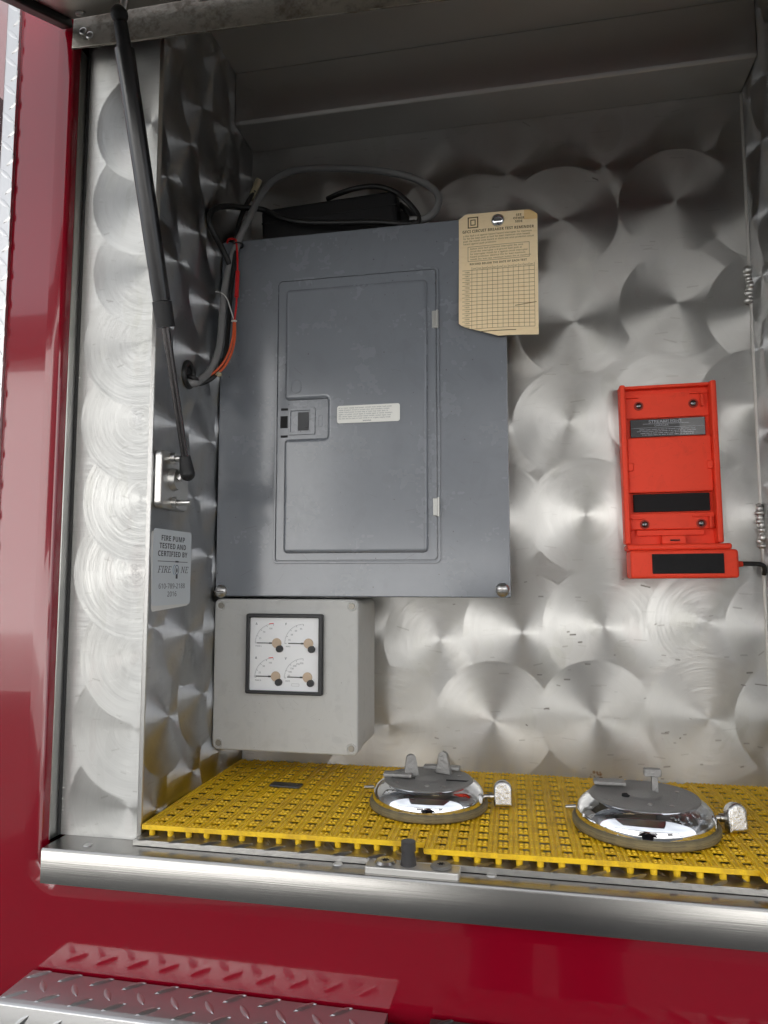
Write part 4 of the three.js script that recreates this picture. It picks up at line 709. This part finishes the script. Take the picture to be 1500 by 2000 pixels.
// ------------------------------------------------------------------ what the shiny surfaces mirror: yard, building opposite, the person with the camera
{
  const g = new THREE.PlaneGeometry(160, 160, 1, 1); g.rotateX(-Math.PI / 2); const uv = g.attributes.uv; for (let i = 0; i < uv.count; i++) uv.setXY(i, uv.getX(i) * 80, uv.getY(i) * 80);
  struct('ground', g, std({ map: use(dataTex(256, 256, (i, j) => { const n = 0.27 + 0.07 * N32(i / 8, j / 8) + 0.07 * N96(i / 256 * 96, j / 256 * 96); return [n, n, n * 0.98]; }, true), 1, 1), roughness: 0.9 }));
  struct('apron', span(-40, 40, -0.1, 0.02, 7.8, 15.98, 0.01), std({ map: use(dataTex(256, 256, (i, j) => { const n = 0.74 + 0.08 * N32(i / 8, j / 8) + 0.06 * N96(i / 256 * 96, j / 256 * 96); return [n, n * 0.995, n * 0.98]; }, true), 0.5, 0.5), roughness: 0.9 }));
  const b = thing('yard_building', 'pale building with dark eaves across the yard, behind the viewer', 'building', [-3, 0, 16]);
  part(b, 'wall', [span(-22, 16, 0, 7.4, 16, 24, 0.02)], std({ color: lin(0.8, 0.8, 0.8), roughness: 0.8 }), { world: true });
  part(b, 'eaves', [span(-22.5, 16.5, 7.42, 8.3, 15.2, 24.5, 0.05)], std({ color: lin(0.03, 0.03, 0.032), roughness: 0.7 }), { world: true });
  for (const [x0, x1] of [[-4.9, -0.9], [-0.7, 3.4], [8.2, 11.5]]) part(b, 'dark_glazing', [span(x0, x1, 2.3, 6.7, 15.9, 15.99, 0.01)], std({ color: lin(0.035, 0.034, 0.036), roughness: 0.6 }), { world: true });
}
{
  const p = thing('person', 'person in dark jacket holding up a phone, behind the viewer', 'person', [0.02, 0, 1.13]);
  const skin = std({ color: lin(0.45, 0.27, 0.19), roughness: 0.6 }), jacket = std({ color: lin(0.02, 0.022, 0.028), roughness: 0.85 }), jeans = std({ color: lin(0.03, 0.04, 0.07), roughness: 0.9 }), hair = std({ color: lin(0.02, 0.014, 0.01), roughness: 0.6 });
  const B = (b, res, o, s, k) => bodyMesh(b, res, { o, s }, k);
  const arms = (e) => [1, -1].flatMap((s) => [[s * 0.19, 1.40, 0.06, 0.052 + e, s * 0.25, 1.18, -0.06, 0.043 + e], [s * 0.25, 1.18, -0.06, 0.042 + e, s * 0.06, 1.44, -0.33, 0.028 + e]]);
  part(p, 'skin', B([[0, 1.46, 0.05, 0.052, 0, 1.56, 0.04, 0.05], [0, 1.62, 0.02, 0.078, 0, 1.69, 0.04, 0.088], [0, 1.585, -0.035, 0.04, 0, 1.60, -0.03, 0.045], [0, 1.63, -0.075, 0.012, 0, 1.61, -0.09, 0.014],
    ...[1, -1].flatMap((s) => [[s * 0.06, 1.44, -0.33, 0.026, s * 0.045, 1.49, -0.385, 0.028], ...[0, 1, 2, 3].map((i) => [s * 0.045, 1.475 + i * 0.017, -0.385, 0.010, s * (0.008 + 0.003 * i), 1.472 + i * 0.018, -0.396, 0.008]), [s * 0.04, 1.47, -0.38, 0.011, s * 0.02, 1.452, -0.388, 0.009], [s * 0.086, 1.63, 0.04, 0.018, s * 0.088, 1.66, 0.045, 0.016]])], 96, [0, 1.55, -0.15], 0.32, 0.008), skin);
  part(p, 'jacket', B([[0, 1.0, 0.06, 0.15, 0, 1.3, 0.06, 0.165], [-0.08, 0.95, 0.06, 0.12, -0.09, 1.32, 0.06, 0.12], [0.08, 0.95, 0.06, 0.12, 0.09, 1.32, 0.06, 0.12], [-0.17, 1.4, 0.06, 0.07, 0.17, 1.4, 0.06, 0.07], ...arms(0.012)], 80, [0, 1.2, -0.05], 0.45, 0.02), jacket);
  part(p, 'trousers', B([[0, 0.92, 0.06, 0.15, 0, 0.98, 0.06, 0.15], ...[1, -1].flatMap((s) => [[s * 0.09, 0.9, 0.06, 0.1, s * 0.11, 0.48, 0.05, 0.066], [s * 0.11, 0.48, 0.05, 0.064, s * 0.12, 0.08, 0.08, 0.05]])], 64, [0, 0.55, 0.06], 0.6, 0.02), jeans);
  for (const s of [-1, 1]) part(p, 'shoe', rbox(0.095, 0.07, 0.27, 0.03, [s * 0.12, 0.036, 0.02]), M.black);
  part(p, 'hair', B([[0, 1.70, 0.06, 0.09, 0, 1.66, 0.09, 0.085]], 40, [0, 1.69, 0.07], 0.16, 0.01), hair);
  const ph = thing('phone', 'black phone held upright in both hands, behind the viewer', 'phone', [0.0, 1.5, 0.724]);
  part(ph, 'case', rbox(0.074, 0.155, 0.009, 0.004), M.black);
}

scene.updateMatrixWorld(true);
renderer.render(scene, camera);
